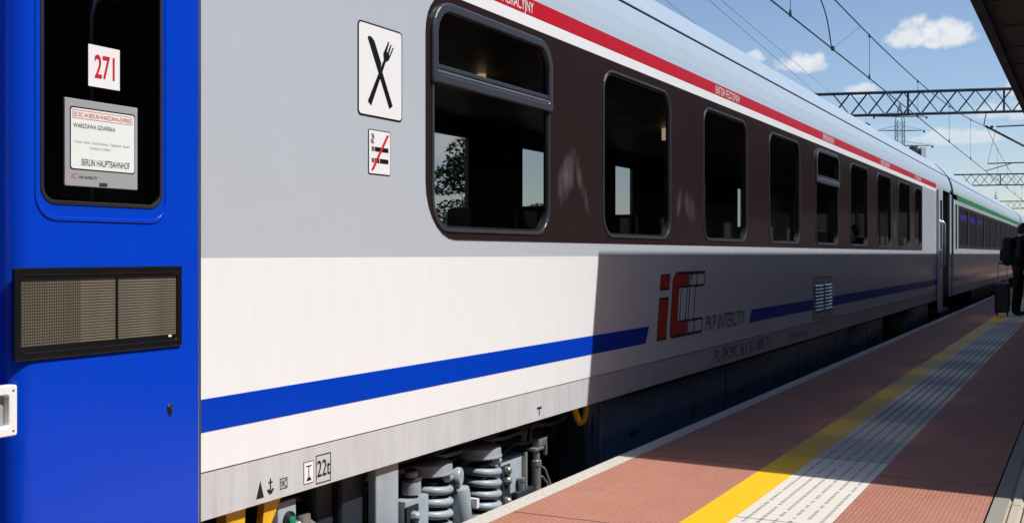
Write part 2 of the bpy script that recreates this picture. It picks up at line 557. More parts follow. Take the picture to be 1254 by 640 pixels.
class MB:
    """collects geometry in world coordinates; build() links it as ONE mesh object"""

    def __init__(self):
        self.v, self.f, self.m, self.s = [], [], [], []

    def face_set(self, vs, fs, mat, smooth=False):
        o = len(self.v)
        self.v += [tuple(p) for p in vs]
        for f in fs:
            self.f.append([i + o for i in f])
            self.m.append(mat)
            self.s.append(smooth)
        return self

    def box(self, x0, x1, y0, y1, z0, z1, mat):
        vs = [(x, y, z) for x in (x0, x1) for y in (y0, y1) for z in (z0, z1)]
        return self.face_set(vs, [(0, 1, 3, 2), (4, 6, 7, 5), (0, 4, 5, 1), (2, 3, 7, 6), (0, 2, 6, 4), (1, 5, 7, 3)], mat)

    def bbox(self, x0, x1, y0, y1, z0, z1, mat, bev=.006, seg=2):
        bm = bmesh.new()
        bmesh.ops.create_cube(bm, size=1)
        for v in bm.verts:
            v.co = ((x0 + x1) / 2 + v.co.x * (x1 - x0), (y0 + y1) / 2 + v.co.y * (y1 - y0), (z0 + z1) / 2 + v.co.z * (z1 - z0))
        bmesh.ops.bevel(bm, geom=bm.edges[:], offset=bev, segments=seg, affect='EDGES', profile=.5)
        bm.verts.index_update()
        self.face_set([v.co[:] for v in bm.verts], [[v.index for v in f.verts] for f in bm.faces], mat)
        bm.free()
        return self

    def tube(self, pts, r, mat, n=8, cap=True, closed=False):
        pts = [Vector(p) for p in pts]
        rs = r if isinstance(r, (list, tuple)) else [r] * len(pts)
        vs, fs = [], []
        up = Vector((.13, .31, .94)).normalized()
        prev = None
        for i, p in enumerate(pts):
            a = pts[i - 1] if (i > 0 or closed) else p
            b = pts[(i + 1) % len(pts)] if (i < len(pts) - 1 or closed) else p
            t = (b - a).normalized()
            if prev is None:
                s = t.cross(up)
                if s.length < .1:
                    s = t.cross(Vector((1, 0, 0)))
                s.normalize()
            else:
                s = (prev - t * prev.dot(t)).normalized()
            prev = s
            q = t.cross(s)
            for k in range(n):
                an = 2 * math.pi * k / n
                vs.append(p + (s * math.cos(an) + q * math.sin(an)) * rs[i])
        m = len(pts)
        for i in range(m if closed else m - 1):
            j = (i + 1) % m
            for k in range(n):
                fs.append((i * n + k, i * n + (k + 1) % n, j * n + (k + 1) % n, j * n + k))
        self.face_set(vs, fs, mat, True)
        if cap and not closed:
            self.face_set(vs[:n], [tuple(range(n))[::-1]], mat)
            self.face_set(vs[-n:], [tuple(range(n))], mat)
        return self

    def lathe(self, base, axis, prof, mat, n=24):
        """prof: (radius, height along axis)"""
        base, axis = Vector(base), Vector(axis).normalized()
        s = axis.cross(Vector((.3, .9, .1)))
        s.normalize()
        q = axis.cross(s)
        vs, fs = [], []
        for r, h in prof:
            for k in range(n):
                a = 2 * math.pi * k / n
                vs.append(base + axis * h + (s * math.cos(a) + q * math.sin(a)) * r)
        for i in range(len(prof) - 1):
            for k in range(n):
                fs.append((i * n + k, i * n + (k + 1) % n, (i + 1) * n + (k + 1) % n, (i + 1) * n + k))
        self.face_set(vs, fs, mat, True)
        self.face_set(vs[:n], [tuple(range(n))[::-1]], mat)
        self.face_set(vs[-n:], [tuple(range(n))], mat)
        return self

    def mesh(self, me, M, mat, smooth=False):
        self.face_set([M @ v.co for v in me.vertices], [list(p.vertices) for p in me.polygons], mat, smooth)
        return self

    def plate(self, loops, xf, th, mat, bev=0):
        """flat panel in the (y, z) plane facing +x: first loop outline, further loops holes; front at xf"""
        cu = bpy.data.curves.new('tmp', 'CURVE')
        cu.dimensions = '2D'
        cu.fill_mode = 'BOTH'
        cu.extrude = max(th / 2 - bev, 0)
        cu.bevel_depth = bev
        cu.bevel_resolution = 2 if bev else 0
        cu.offset = -bev
        for lp in loops:
            sp = cu.splines.new('POLY')
            sp.points.add(len(lp) - 1)
            for p, (a, b_) in zip(sp.points, lp):
                p.co = (a, b_, 0, 1)
            sp.use_cyclic_u = True
        return self._curve(cu, xf - th / 2, mat)

    def _curve(self, cu, xc, mat, M=None):
        o = bpy.data.objects.new('tmp', cu)
        COL.objects.link(o)
        dg = bpy.context.evaluated_depsgraph_get()
        me = bpy.data.meshes.new_from_object(o.evaluated_get(dg))
        if M is None:
            M = Matrix(((0, 0, 1, xc), (1, 0, 0, 0), (0, 1, 0, 0), (0, 0, 0, 1)))
        self.mesh(me, M, mat)
        bpy.data.objects.remove(o)
        bpy.data.meshes.remove(me)
        bpy.data.curves.remove(cu)
        return self

    def text(self, body, y0, y1, z0, h, xf, mat, th=.0015, shear=0, bold=0):
        """lettering stretched to run from y0 to y1 with cap height h, base line z0"""
        cu = bpy.data.curves.new('tmp', 'FONT')
        cu.body = body
        cu.fill_mode = 'BOTH'
        cu.size = 1
        cu.shear = shear
        cu.offset = bold
        o = bpy.data.objects.new('tmp', cu)
        COL.objects.link(o)
        dg = bpy.context.evaluated_depsgraph_get()
        me = bpy.data.meshes.new_from_object(o.evaluated_get(dg))
        bpy.data.objects.remove(o)
        xs = [v.co.x for v in me.vertices]
        ys = [v.co.y for v in me.vertices]
        if xs:
            sx = (y1 - y0) / (max(xs) - min(xs))
            caph = max(ys) if max(ys) > .3 else .7
            sy = h / caph
            M = Matrix(((0, 0, 1, xf), (sx, 0, 0, y0 - min(xs) * sx), (0, sy, 0, z0), (0, 0, 0, 1)))
            self.mesh(me, M, mat)
        bpy.data.meshes.remove(me)
        bpy.data.curves.remove(cu)
        return self

    def build(self, name, parent=None, **props):
        off = Vector((0, 0, 0))
        p = parent
        while p is not None:
            off += p.location
            p = p.parent
        me = bpy.data.meshes.new(name)
        me.from_pydata([tuple(Vector(v) - off) for v in self.v], [], self.f)
        names = []
        for k in self.m:
            if k not in names:
                names.append(k)
        for k in names:
            me.materials.append(MATS[k])
        me.polygons.foreach_set('material_index', [names.index(k) for k in self.m])
        me.polygons.foreach_set('use_smooth', self.s)
        me.update()
        if any(self.s):
            me.set_sharp_from_angle(angle=R(38))
        o = bpy.data.objects.new(name, me)
        COL.objects.link(o)
        if parent is not None:
            o.parent = parent
        for k, v in props.items():
            o[k] = v
        return o


def thing(name, loc, label, category, group=None):
    o = bpy.data.objects.new(name, None)
    COL.objects.link(o)
    o.location = loc
    o.empty_display_size = .2
    o['label'] = label
    o['category'] = category
    if group:
        o['group'] = group
    return o


def copy_tree(o, parent=None):
    kids = list(o.children)
    c = o.copy()
    COL.objects.link(c)
    c.parent = parent
    for ch in kids:
        copy_tree(ch, c)
    return c


def rr(y0, y1, z0, z1, r, n=7):
    """rounded rectangle outline; r one radius or four: bottom-left, bottom-right, top-right, top-left"""
    if not isinstance(r, (list, tuple)):
        r = (r,) * 4
    out = []
    cs = ((y0, z0, 180, 1, 1), (y1, z0, 270, -1, 1), (y1, z1, 0, -1, -1), (y0, z1, 90, 1, -1))
    for (cy, cz, a0, sy, sz), rad in zip(cs, r):
        if rad <= 0:
            out.append((cy, cz))
            continue
        for k in range(n + 1):
            a = R(a0 + 90 * k / n)
            out.append((cy + sy * rad + rad * math.cos(a), cz + sz * rad + rad * math.sin(a)))
    return out


def rect(y0, y1, z0, z1):
    return [(y0, z0), (y1, z0), (y1, z1), (y0, z1)]


def pix(px, py, Z):
    """a far point by bearing and distance (metres along the view axis)"""
    c, s = math.cos(R(27.5)), math.sin(R(27.5))
    r = (px - 627) / 1360 * Z
    return Vector((r * c - Z * s, Z * c + r * s, 1.155 + (311 - py) / 1360 * Z))


# ------------------------------------------------------------------ ground, track, platform
RAIL = -.76            # top of rail
XS = -2.62             # side of the train
XC = -4.03             # track centre
FARS = 420


def setting():
    m = MB()
    g = 3000
    m.face_set([(-g, -g, -1.35), (g, -g, -1.35), (g, g, -1.35), (-g, g, -1.35)], [(0, 1, 2, 3)], 'earth')
    m.build('ground', kind='structure')
    m = MB()
    vs, fs = [], []
    prof = [(-14.5, -1.33), (-13.2, -1.0), (XC - 6.6, -.95), (XC, -.93), (-2.2, -.95)]
    for y in (-60, FARS):
        vs += [(x, y, z) for x, z in prof]
    k = len(prof)
    fs = [(i, i + 1, k + i + 1, k + i) for i in range(k - 1)]
    m.face_set(vs, fs, 'ballast')
    m.build('track_bed', kind='structure')
    for xc in (XC, XC - 5.2):
        for sx in (-.7175, .7175):
            m = MB()
            a = xc + sx
            m.box(a - .036, a + .036, -60, FARS, RAIL - .04, RAIL, 'steel_rail')
            m.box(a - .01, a + .01, -60, FARS, RAIL - .14, RAIL - .04, 'steel_rail')
            m.box(a - .07, a + .07, -60, FARS, RAIL - .165, RAIL - .14, 'steel_rail')
            m.build('rail', kind='structure')
    # platform, strip by strip from the train outwards
    strips = [('platform_edge', -2.40, -2.30, 'edge_stone'), ('platform_paving', -2.30, -1.571, 'red_pavers'), ('yellow_line', -1.571, -1.385, 'yellow_line_paint'),
              ('tactile_paving', -1.385, -.985, 'tactile_cream'), ('platform_paving', -.985, -.41, 'red_pavers'), ('platform_kerb_strip', -.402, -.335, 'grey_strip')]
    for nm, x0, x1, mt in strips:
        m = MB()
        n = 90
        vs = [(x, y, 0) for y in (-60, 340) for x in (x0, x1)]
        m.face_set(vs, [(0, 1, 3, 2)], mt)
        if nm == 'platform_edge':
            m.face_set([(x0, -60, -1.3), (x0, 340, -1.3), (x0, -60, 0), (x0, 340, 0)], [(0, 2, 3, 1)], 'concrete')
        m.build(nm, kind='structure')
    m = MB()   # drain slot and ribbed slabs
    m.face_set([(x, y, z) for y in (-60, 340) for x, z in ((-.41, 0), (-.41, -.02), (-.402, -.02), (-.402, 0))], [(0, 1, 5, 4), (1, 2, 6, 5), (2, 3, 7, 6)], 'sign_black')
    m.build('drain_slot', kind='structure')
    m = MB()
    prof = [(-.335, 0)]
    x = -.335
    while x < .05:
        prof += [(x + .004, -.012), (x + .012, -.012), (x + .018, .003), (x + .05, .003)]
        x += .056
    k = len(prof)
    y = -2.0
    vs, fs = [], []
    seg = []
    while y < 12:
        seg.append((y, y + .392))
        y += .4
    seg.append((12, 340))
    for a, b in seg:
        o = len(vs)
        vs += [(px, a, pz) for px, pz in prof] + [(px, b, pz) for px, pz in prof]
        fs += [(o + i, o + i + 1, o + k + i + 1, o + k + i) for i in range(k - 1)]
    m.face_set(vs, fs, 'drain_slab')
    m.face_set([(-.335, -60, -.016), (x + .004, -60, -.016), (x + .004, 340, -.016), (-.335, 340, -.016)], [(0, 1, 2, 3)], 'grey_strip')
    m.build('ribbed_paving', kind='structure')
    xe = prof[-1][0]
    m = MB()
    m.face_set([(xe + .001, -60, 0), (14, -60, 0), (14, 340, 0), (xe + .001, 340, 0)], [(0, 1, 2, 3)], 'red_pavers')
    m.face_set([(14, -60, 0), (14, -60, -1.4), (14, 340, -1.4), (14, 340, 0)], [(0, 1, 2, 3)], 'concrete')
    m.build('platform_paving', kind='structure')


setting()

# ------------------------------------------------------------------ train

ROOF = [(2.52, 2.502), (2.565, 2.56)]
ROOF_PROF = [(XS - .004, 2.50), (XS - .012, 2.56), (XS - .035, 2.665), (XS - .07, 2.76), (XS - .088, 2.795), (XS - .094, 2.795), (XS - .094, 2.812),
             (XS - .15, 2.885), (XS - .155, 2.892), (XS - .20, 2.945), (XS - .206, 2.951), (XS - .27, 3.022), (XS - .277, 3.028), (XS - .37, 3.115),
             (XS - .38, 3.12), (XS - .50, 3.185), (XS - .51, 3.188), (XS - .75, 3.255), (XS - 1.05, 3.295), (XC, 3.31)]


def mirror_x(x):
    return 2 * XC - x


def roof(s0, s1, mat='roof_paint'):
    m = MB()
    full = ROOF_PROF + [(mirror_x(x), z) for x, z in ROOF_PROF[-2::-1]]
    k = len(full)
    ys = [s0, s1]
    vs = [(x, y, z) for y in ys for x, z in full]
    m.face_set(vs, [(i, k + i, k + i + 1, i + 1) for i in range(k - 1)], mat, False)
    for y, fl in ((s0, 0), (s1, 1)):
        m.face_set([(x, y, z) for x, z in full], [tuple(range(k))], mat)
    return m


def gutter(s0, s1):
    m = MB()
    m.tube([(XS - .090, s0, 2.803), (XS - .090, s1, 2.803)], .009, 'frame_grey', 6)
    return m


def ring(m, y0, y1, z0, z1, r, w, xf, th, mat, bev=0):
    ri = tuple(max(q - w, .01) for q in r) if isinstance(r, tuple) else max(r - w, .01)
    m.plate([rr(y0, y1, z0, z1, r), rr(y0 + w, y1 - w, z0 + w, z1 - w, ri)], xf, th, mat, bev)


def pane(y0, y1, z0, z1, r, xf, mat):
    m = MB()
    lp = rr(y0, y1, z0, z1, r)
    m.face_set([(xf, a, b) for a, b in lp], [tuple(range(len(lp)))], mat)
    return m


WZ0, WZ1 = 1.256, 2.288
Z_CREASE = 1.142


def window(root, y0, y1, z0=WZ0, z1=WZ1, vent=False, gl='window_glass', r=.15):
    m = MB()
    ring(m, y0, y1, z0, z1, r, .017, XS + .010, .03, 'frame_grey', .003)
    ring(m, y0 + .017, y1 - .017, z0 + .017, z1 - .017, r - .012, .012, XS + .002, .02, 'rubber')
    if vent:
        ring(m, y0 - .012, y1 + .012, 1.925, z1 + .016, (.02, .02, r + .01, r + .01), .045, XS + .024, .03, 'frame_grey', .008)
        m.bbox(XS - .01, XS + .02, y0 + .033, y1 - .033, 1.972, 1.985, 'aluminium', .003)
        m.bbox(XS - .01, XS + .017, y0 + .033, y1 - .033, 1.992, 2.012, 'frame_grey', .003)
    f = m.build('window', root)
    if vent:
        pane(y0 + .02, y1 - .02, z0 + .02, 1.93, (r - .02, r - .02, 0, 0), XS - .014, gl).build('pane', f)
        pane(y0 + .02, y1 - .02, 1.97, z1 - .02, (0, 0, r - .02, r - .02), XS - .006, gl).build('pane', f)
    else:
        pane(y0 + .02, y1 - .02, z0 + .02, z1 - .02, r - .02, XS - .014, gl).build('pane', f)
    return f


def shell_lower(m, s0, s1, mat='white_paint'):
    """white side below the crease and the grey skirt with a fine gap line"""
    m.box(XS - .03, XS, s0, s1, .4295, Z_CREASE, mat)
    m.box(XS - .03, XS - .006, s0, s1, .4255, .4295, 'rubber')
    m.box(XS - .03, XS - .004, s0, s1, .266, .4255, 'skirt_grey_paint')


def grow(y0, y1, z0, z1, g, r):
    return rr(y0 - g, y1 + g, z0 - g, z1 + g, r)


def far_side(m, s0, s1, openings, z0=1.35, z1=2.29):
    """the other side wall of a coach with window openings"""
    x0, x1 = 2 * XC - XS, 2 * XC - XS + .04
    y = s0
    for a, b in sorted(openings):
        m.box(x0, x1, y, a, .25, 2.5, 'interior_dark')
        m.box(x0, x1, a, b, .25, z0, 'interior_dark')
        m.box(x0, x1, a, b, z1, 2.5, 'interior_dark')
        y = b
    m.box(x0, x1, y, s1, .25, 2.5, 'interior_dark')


def dining():
    s0, s1 = .6, 25.3
    root = thing('dining_carriage', (XC, s0, RAIL), 'grey and white dining carriage with brown window band, red roof stripe and blue door', 'train carriage', 'carriages of the train')
    wins = [4.245, 6.215, 8.178, 10.13, 12.08, 14.02, 15.96, 17.90]
    ww = 1.222
    spans = [(y, y + ww) for y in wins] + [(19.68, 20.52)]
    # ---- body side
    m = MB()
    holes = [grow(y, y2, WZ0, WZ1, -.004, .15) for y, y2 in spans]
    m.plate([rect(2.79, 22.62, Z_CREASE, 2.41)] + holes, XS, .03, 'light_grey_paint')
    shell_lower(m, 2.79, 23.32)
    # band of white below the stripe, and vestibule panels
    m.box(XS - .03, XS, 22.62, 22.78, Z_CREASE, 2.41, 'light_grey_paint')
    m.plate([rect(22.78, 23.32, Z_CREASE, 2.41), rr(22.88, 23.2, 1.25, 2.25, .05)], XS, .03, 'light_grey_paint')
    m.box(XS - .03, XS, 25.02, s1, .27, 2.41, 'light_grey_paint')
    # blue end beyond the door
    m.box(XS - .16, XS - .12, s0, 2.05, .27, 2.41, 'dark_blue_paint')
    m.box(XS - .16, XS - .12, 2.05, 2.79, .27, .9, 'interior_dark')
    m.box(XS - .12, XS - .03, 2.72, 2.79, .27, 2.41, 'interior_dark')
    m.box(XS - .13, XS, s0, 2.79, 2.41, 2.50, 'dark_blue_paint')
    m.box(XS - .03, XS, 23.32, 25.02, 2.44, 2.50, 'light_grey_paint')
    # end walls
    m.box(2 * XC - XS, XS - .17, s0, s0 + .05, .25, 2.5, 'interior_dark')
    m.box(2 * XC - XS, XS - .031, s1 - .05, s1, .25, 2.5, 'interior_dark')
    m.box(2 * XC - XS + .041, XS - .17, s0 + .051, s1 - .051, .44, .49, 'interior_brown')     # floor
    m.box(2 * XC - XS + .041, XS - .17, s0 + .051, s1 - .051, 2.46, 2.50, 'interior_cream')   # ceiling
    m.box(-3.62, -3.58, s0 + .06, 3.5, .49, 2.46, 'interior_cream')
    m.box(-3.579, -3.57, 2.05, 2.09, .49, 2.46, 'frame_grey')
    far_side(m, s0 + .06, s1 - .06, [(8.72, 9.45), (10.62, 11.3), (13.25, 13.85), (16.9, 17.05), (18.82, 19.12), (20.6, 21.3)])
    m.build('body', root)
    # white strip between window band and stripe
    m = MB()
    m.box(XS + .0005, XS + .002, 4.35, 22.6, 2.347, 2.409, 'sign_white')
    m.build('white_strip', root)
    m = MB()
    m.box(XS - .031, XS + .001, 2.79, 22.62, 2.411, 2.500, 'stripe_red')
    m.text('WAGON RESTAURACYJNY', 4.52, 5.275, 2.425, .058, XS + .0025, 'sign_white')
    m.text('ВАГОН РЕСТОРАН', 8.51, 9.17, 2.422, .062, XS + .0025, 'sign_white')
    m.text('SPEISEWAGEN', 12.47, 13.05, 2.422, .062, XS + .0025, 'sign_white')
    m.text('RESTAURANT', 16.3, 17.1, 2.422, .062, XS + .0025, 'sign_white')
    m.text('RISTORANTE', 19.75, 20.5, 2.422, .062, XS + .0025, 'sign_white')
    m.build('roof_stripe', root)
    m = MB()
    m.box(XS - .031, XS + .0, 22.62, 23.32, 2.411, 2.500, 'light_grey_paint')
    m.build('vestibule_header', root)
    rf = roof(s0, s1).build('roof', root)
    gutter(s0, s1).build('gutter', rf)
    # ---- brown window band with rounded near end
    m = MB()
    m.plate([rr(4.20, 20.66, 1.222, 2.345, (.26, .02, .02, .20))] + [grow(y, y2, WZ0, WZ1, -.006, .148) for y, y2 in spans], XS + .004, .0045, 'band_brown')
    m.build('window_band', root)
    for i, (y, y2) in enumerate(spans):
        window(root, y, y2, vent=i in (0, 4))
    m = MB()
    ring(m, 22.86, 23.22, 1.23, 2.27, .05, .03, XS + .006, .02, 'rubber')
    f = m.build('vestibule_window', root)
    pane(22.88, 23.2, 1.25, 2.25, .04, XS - .01, 'dark_glass').build('pane', f)
    # ---- blue waist stripe, two lengths with slanted ends
    for y00, y01, y10, y11 in ((2.79, 2.79, 6.95, 7.02), (9.48, 9.56, 23.0, 23.0)):
        m = MB()
        m.plate([[(y00, .562), (y10, .562), (y11, .672), (y01, .672)]], XS + .0015, .0015, 'stripe_blue')
        m.build('waist_stripe', root)
    # ---- emblem: red i and C, outlined Cs behind
    m = MB()
    k = .19   # slant

    def sl(lp, mt, xf):
        m.plate([[(a + (b - .56) * k, b) for a, b in lp]], xf, .0012, mt)
    # i
    for z0, z1 in ((.56, .855), (.905, 1.015)):
        sl(rect(7.165, 7.355, z0, z1), 'logo_dark', XS + .0014)
        sl(rect(7.183, 7.337, z0 + .012 if z0 < .6 else z0 + .018, z1 - .018 if z0 < .6 else z1 - .012), 'logo_red', XS + .0022)

    def soft(lp, r=.022):
        out = []
        n_ = len(lp)
        for i_ in range(n_):
            p0, p1, p2 = Vector(lp[i_ - 1]), Vector(lp[i_]), Vector(lp[(i_ + 1) % n_])
            a_, b_ = (p0 - p1), (p2 - p1)
            rr_ = min(r, a_.length * .45, b_.length * .45)
            u_, w_ = p1 + a_.normalized() * rr_, p1 + b_.normalized() * rr_
            for t in (0, .25, .5, .75, 1):
                q_ = u_ * (1 - t) ** 2 + p1 * 2 * t * (1 - t) + w_ * t ** 2
                out.append((q_.x, q_.y))
        return out

    def cshape(y, w, g):
        t = .145 - 2 * g
        z0, z1 = .562 + g, 1.028 - g
        y += g
        w -= 2 * g
        return soft([(y + .03, z0), (y + w, z0), (y + w, z0 + .115 - 2 * g), (y + t, z0 + .115 - 2 * g), (y + t, z1 - .115 + 2 * g), (y + w, z1 - .115 + 2 * g), (y + w, z1), (y + .06, z1), (y, z1 - .05), (y, z0 + .03)])
    for i, y in enumerate((7.80, 7.61)):
        t = .014
        a = cshape(y, .36, 0)
        b = cshape(y, .36, t)
        m.plate([[(p + (q - .56) * k, q) for p, q in a], [(p + (q - .56) * k, q) for p, q in b]], XS + .0014, .0012, 'logo_dark')
    sl(cshape(7.42, .36, 0), 'logo_dark', XS + .0022)
    sl(cshape(7.42, .36, .012), 'logo_red', XS + .0030)
    sl(rect(7.55, 8.125, 1.008, 1.028), 'logo_dark', XS + .0034)
    sl(rect(7.50, 8.125, .562, .580), 'logo_dark', XS + .0034)
    m.text('PKP INTERCITY', 8.245, 9.36, .562, .118, XS + .0014, 'logo_dark', shear=.25)
    m.build('emblem', root)
    for word, ya, yb, zz, hh in (('PL-PKPIC', 8.5, 9.15, .30, .10), ('61', 9.24, 9.42, .30, .10), ('51', 9.50, 9.66, .30, .10), ('88-71', 9.76, 10.22, .30, .10), ('WRmnouz', 11.0, 11.7, .32, .06)):
        m = MB()
        m.text(word, ya, yb, zz, hh, XS - .0032, 'logo_dark', bold=.004)
        m.build('vehicle_number', root)
    # ---- signs on the grey side
    m = MB()
    y0, y1, z0, z1 = 3.683, 4.009, 1.718, 2.102
    m.plate([rr(y0, y1, z0, z1, .022)], XS + .002, .002, 'sign_black')
    m.plate([rr(y0 + .007, y1 - .007, z0 + .007, z1 - .007, .017)], XS + .003, .001, 'sign_white')
    cy, cz = (y0 + y1) / 2 - .012, (z0 + z1) / 2 + .005

    def limb(lp, ang, dx=0, dz=0):
        ca, sa = math.cos(R(ang)), math.sin(R(ang))
        return [(cy + dx + a * ca - b * sa, cz + dz + a * sa + b * ca) for a, b in lp]
    knife = [(-.014, -.165), (.014, -.165), (.014, .012), (.024, .02), (.024, .12), (.012, .145), (-.006, .155), (-.014, .15)]
    fork = [(-.015, -.165), (.013, -.165), (.0075, .055), (.022, .075), (.026, .14), (.019, .14), (.017, .095), (.010, .095), (.007, .14), (.0, .14), (-.001, .095), (-.008, .095), (-.012, .14), (-.019, .14),
            (-.024, .075), (-.0075, .055)]
    m.plate([limb(knife, 30, .004)], XS + .0042, .001, 'sign_black')
    m.plate([limb(fork, -30, .012)], XS + .0052, .001, 'sign_black')
    m.build('restaurant_sign', root)
    m = MB()
    y0, y1, z0, z1 = 3.757, 3.918, 1.483, 1.668
    m.plate([rr(y0, y1, z0, z1, .01)], XS + .002, .002, 'sign_black')
    m.plate([rr(y0 + .004, y1 - .004, z0 + .004, z1 - .004, .007)], XS + .003, .001, 'sign_white')
    for zc in (1.588, 1.541):
        m.plate([rect(y0 + .045, y1 - .018, zc - .009, zc + .009)], XS + .0042, .001, 'sign_black')
        for k_ in range(2):
            m.plate([rect(y0 + .022 + .011 * k_, y0 + .029 + .011 * k_, zc - .009, zc + .009)], XS + .0042, .001, 'sign_black')
    m.plate([rect(y0 + .075, y0 + .079, 1.534, 1.548), ], XS + .0048, .0005, 'sign_white')
    for k_ in range(2):
        m.tube([(XS + .004, y0 + .024 + k_ * .01, 1.61), (XS + .004, y0 + .018 + k_ * .01, 1.622), (XS + .004, y0 + .027 + k_ * .01, 1.634), (XS + .004, y0 + .022 + k_ * .01, 1.65)], .002, 'sign_black', 5)
    m.plate([[(y0 + .018, z0 + .018), (y0 + .034, z0 + .018), (y1 - .014, z1 - .016), (y1 - .030, z1 - .016)]], XS + .0056, .0006, 'sign_red')
    m.build('no_smoking_sign', root)
    # ---- small marks on the skirt
    xk = XS - .003
    m = MB()
    m.plate([[(3.075, .286), (3.116, .286), (3.097, .348)]], xk, .001, 'sign_black')
    m.build('triangle_mark', root)
    m = MB()
    c = 3.152
    m.plate([rect(c - .003, c + .003, .298, .347)], xk, .001, 'sign_black')
    m.plate([rect(c - .011, c + .011, .331, .336)], xk + .0006, .001, 'sign_black')
    m.plate([[(c - .019, .308), (c - .012, .311), (c, .301), (c + .012, .311), (c + .019, .308), (c + .006, .292), (c - .006, .292)]], xk + .0012, .001, 'sign_black')
    m.build('anchor_mark', root)
    m = MB()
    m.plate([rect(3.205, 3.247, .296, .336), rect(3.208, 3.244, .299, .333)], xk, .001, 'sign_black')
    m.text('WC', 3.210, 3.242, .302, .028, xk + .001, 'sign_black')
    m.build('toilet_mark', root)
    m = MB()
    m.plate([rect(3.342, 3.403, .288, .372)], xk, .001, 'sign_black')
    m.plate([rect(3.345, 3.400, .291, .369)], xk + .0006, .001, 'sign_white')
    m.plate([rect(3.370, 3.375, .302, .356)], xk + .0012, .001, 'sign_black')
    m.plate([rect(3.357, 3.388, .353, .357)], xk + .0018, .001, 'sign_black')
    m.plate([[(3.357, .300), (3.388, .300), (3.380, .312), (3.365, .312)]], xk + .0018, .001, 'sign_black')
    m.build('jack_mark', root)
    m = MB()
    m.plate([rect(3.417, 3.512, .276, .386), rect(3.421, 3.508, .280, .382)], xk, .001, 'sign_black')
    m.text('22t', 3.424, 3.506, .303, .062, xk + .001, 'sign_black')
    m.build('load_mark', root)
    m = MB()
    m.plate([rect(5.33, 5.385, .325, .336)], xk, .001, 'sign_black')
    m.plate([rect(5.352, 5.362, .29, .3245)], xk, .001, 'sign_black')
    m.build('lifting_mark', root)
    m = MB()
    m.plate([[(5.93, .285), (5.955, .285), (5.945, .33)]], xk - .002, .001, 'sign_black')
    m.plate([rect(5.97, 5.976, .29, .33)], xk - .002, .001, 'sign_black')
    m.build('arrow_mark', root)
    # ---- louvred vent
    m = MB()
    y0, y1, z0, z1 = 11.98, 12.98, .45, .905
    m.plate([rect(y0, y1, z0, z1), rect(y0 + .012, y1 - .012, z0 + .008, z1 - .008)], XS + .003, .003, 'frame_grey')
    m.plate([rect(y0 + .012, y1 - .012, z0 + .008, z1 - .008)], XS + .0018, .002, 'skirt_grey_paint')
    f = m.build('vent_hatch', root)
    m = MB()
    for c0, c1 in ((12.05, 12.45), (12.53, 12.92)):
        m.plate([rect(c0, c1, .54, .835)], XS + .0026, .0006, 'sign_black')
        for i in range(8):
            z = .548 + i * .037
            m.face_set([(XS + .003, c0, z + .018), (XS + .003, c1, z + .018), (XS + .018, c1, z), (XS + .018, c0, z)], [(0, 1, 2, 3)], 'light_grey_paint')
    m.build('louvre', f)

    # ---- blue entrance door, standing open a hand's breadth proud of the side
    XD = -2.55
    m = MB()
    zb, zt = .0, 2.40
    prof = [(2.715, XD - .035), (2.715, XD - .006), (2.709, XD)]
    n = 10
    rad = .065
    y_e = 2.082
    prof += [(y_e, XD)]
    for i in range(1, n + 1):
        a = R(73 * i / n)
        prof.append((y_e - rad * math.sin(a), XD - rad * (1 - math.cos(a))))
    prof.append((prof[-1][0] - .045, prof[-1][1] - .147))
    # front face carries openings, so it is a plate; the rounded edge is swept
    wz0, wz1 = 1.293, 2.28
    wy0, wy1 = 2.100, 2.552
    m.plate([rect(y_e, 2.709, zb, zt), rr(wy0, wy1, wz0, wz1, .05)], XD, .03, 'blue_paint')
    sw = prof[3:]
    k = len(sw)
    m.face_set([(x, y, z) for z in (zb, zt) for y, x in sw], [(i, i + 1, k + i + 1, k + i) for i in range(k - 1)], 'blue_paint', True)
    m.box(XD - .031, XD - .002, 2.709, 2.7135, zb, zt, 'aluminium')
    # pressed lip round the window
    ring(m, wy0 - .018, wy1 + .022, wz0 - .045, wz1 + .03, .07, .012, XD + .004, .006, 'blue_paint', .0025)
    door = m.build('entrance_door', root)
    m = MB()
    m.box(XS - .02, XD - .02, 2.7140, 2.742, .27, 2.40, 'grey_rubber')
    m.box(XS - .02, XS + .018, 2.743, 2.764, .27, 2.40, 'rubber')
    m.build('door_seal', door)
    m = MB()
    ring(m, wy0, wy1, wz0, wz1, .05, .012, XD + .003, .02, 'rubber', .002)
    m.build('window_gasket', door)
    pane(wy0 + .008, wy1 - .008, wz0 + .008, wz1 - .008, .045, XD - .006, 'door_glass').build('door_window', door)
    m = MB()
    ring(m, 2.012, 2.628, .867, 1.118, .006, .022, XD + .009, .012, 'black_trim', .003)
    m.plate([rect(2.034, 2.606, .889, 1.096)], XD + .0035, .003, 'woven_screen')
    m.plate([rect(2.034, 2.606, .889, .905)], XD + .006, .002, 'black_trim')
    m.plate([rect(2.034, 2.606, 1.085, 1.096)], XD + .006, .002, 'black_trim')
    m.plate([rect(2.362, 2.372, .905, 1.085)], XD + .0045, .002, 'black_trim')
    m.plate([rect(2.570, 2.583, .898, .904)], XD + .008, .001, 'sign_white')
    m.build('screen_panel', door)
    m = MB()
    m.lathe((XD - .004, 2.584, .675), (1, 0, 0), [(.013, 0), (.013, .006), (.010, .008)], 'sign_black', 20)
    m.lathe((XD + .004, 2.584, .675), (1, 0, 0), [(.005, 0), (.005, .005), (.003, .006)], 'frame_grey', 12)
    m.bbox(XD, XD + .003, 2.578, 2.590, .652, .664, 'sign_black', .001)
    m.build('door_lock', door)
    m = MB()
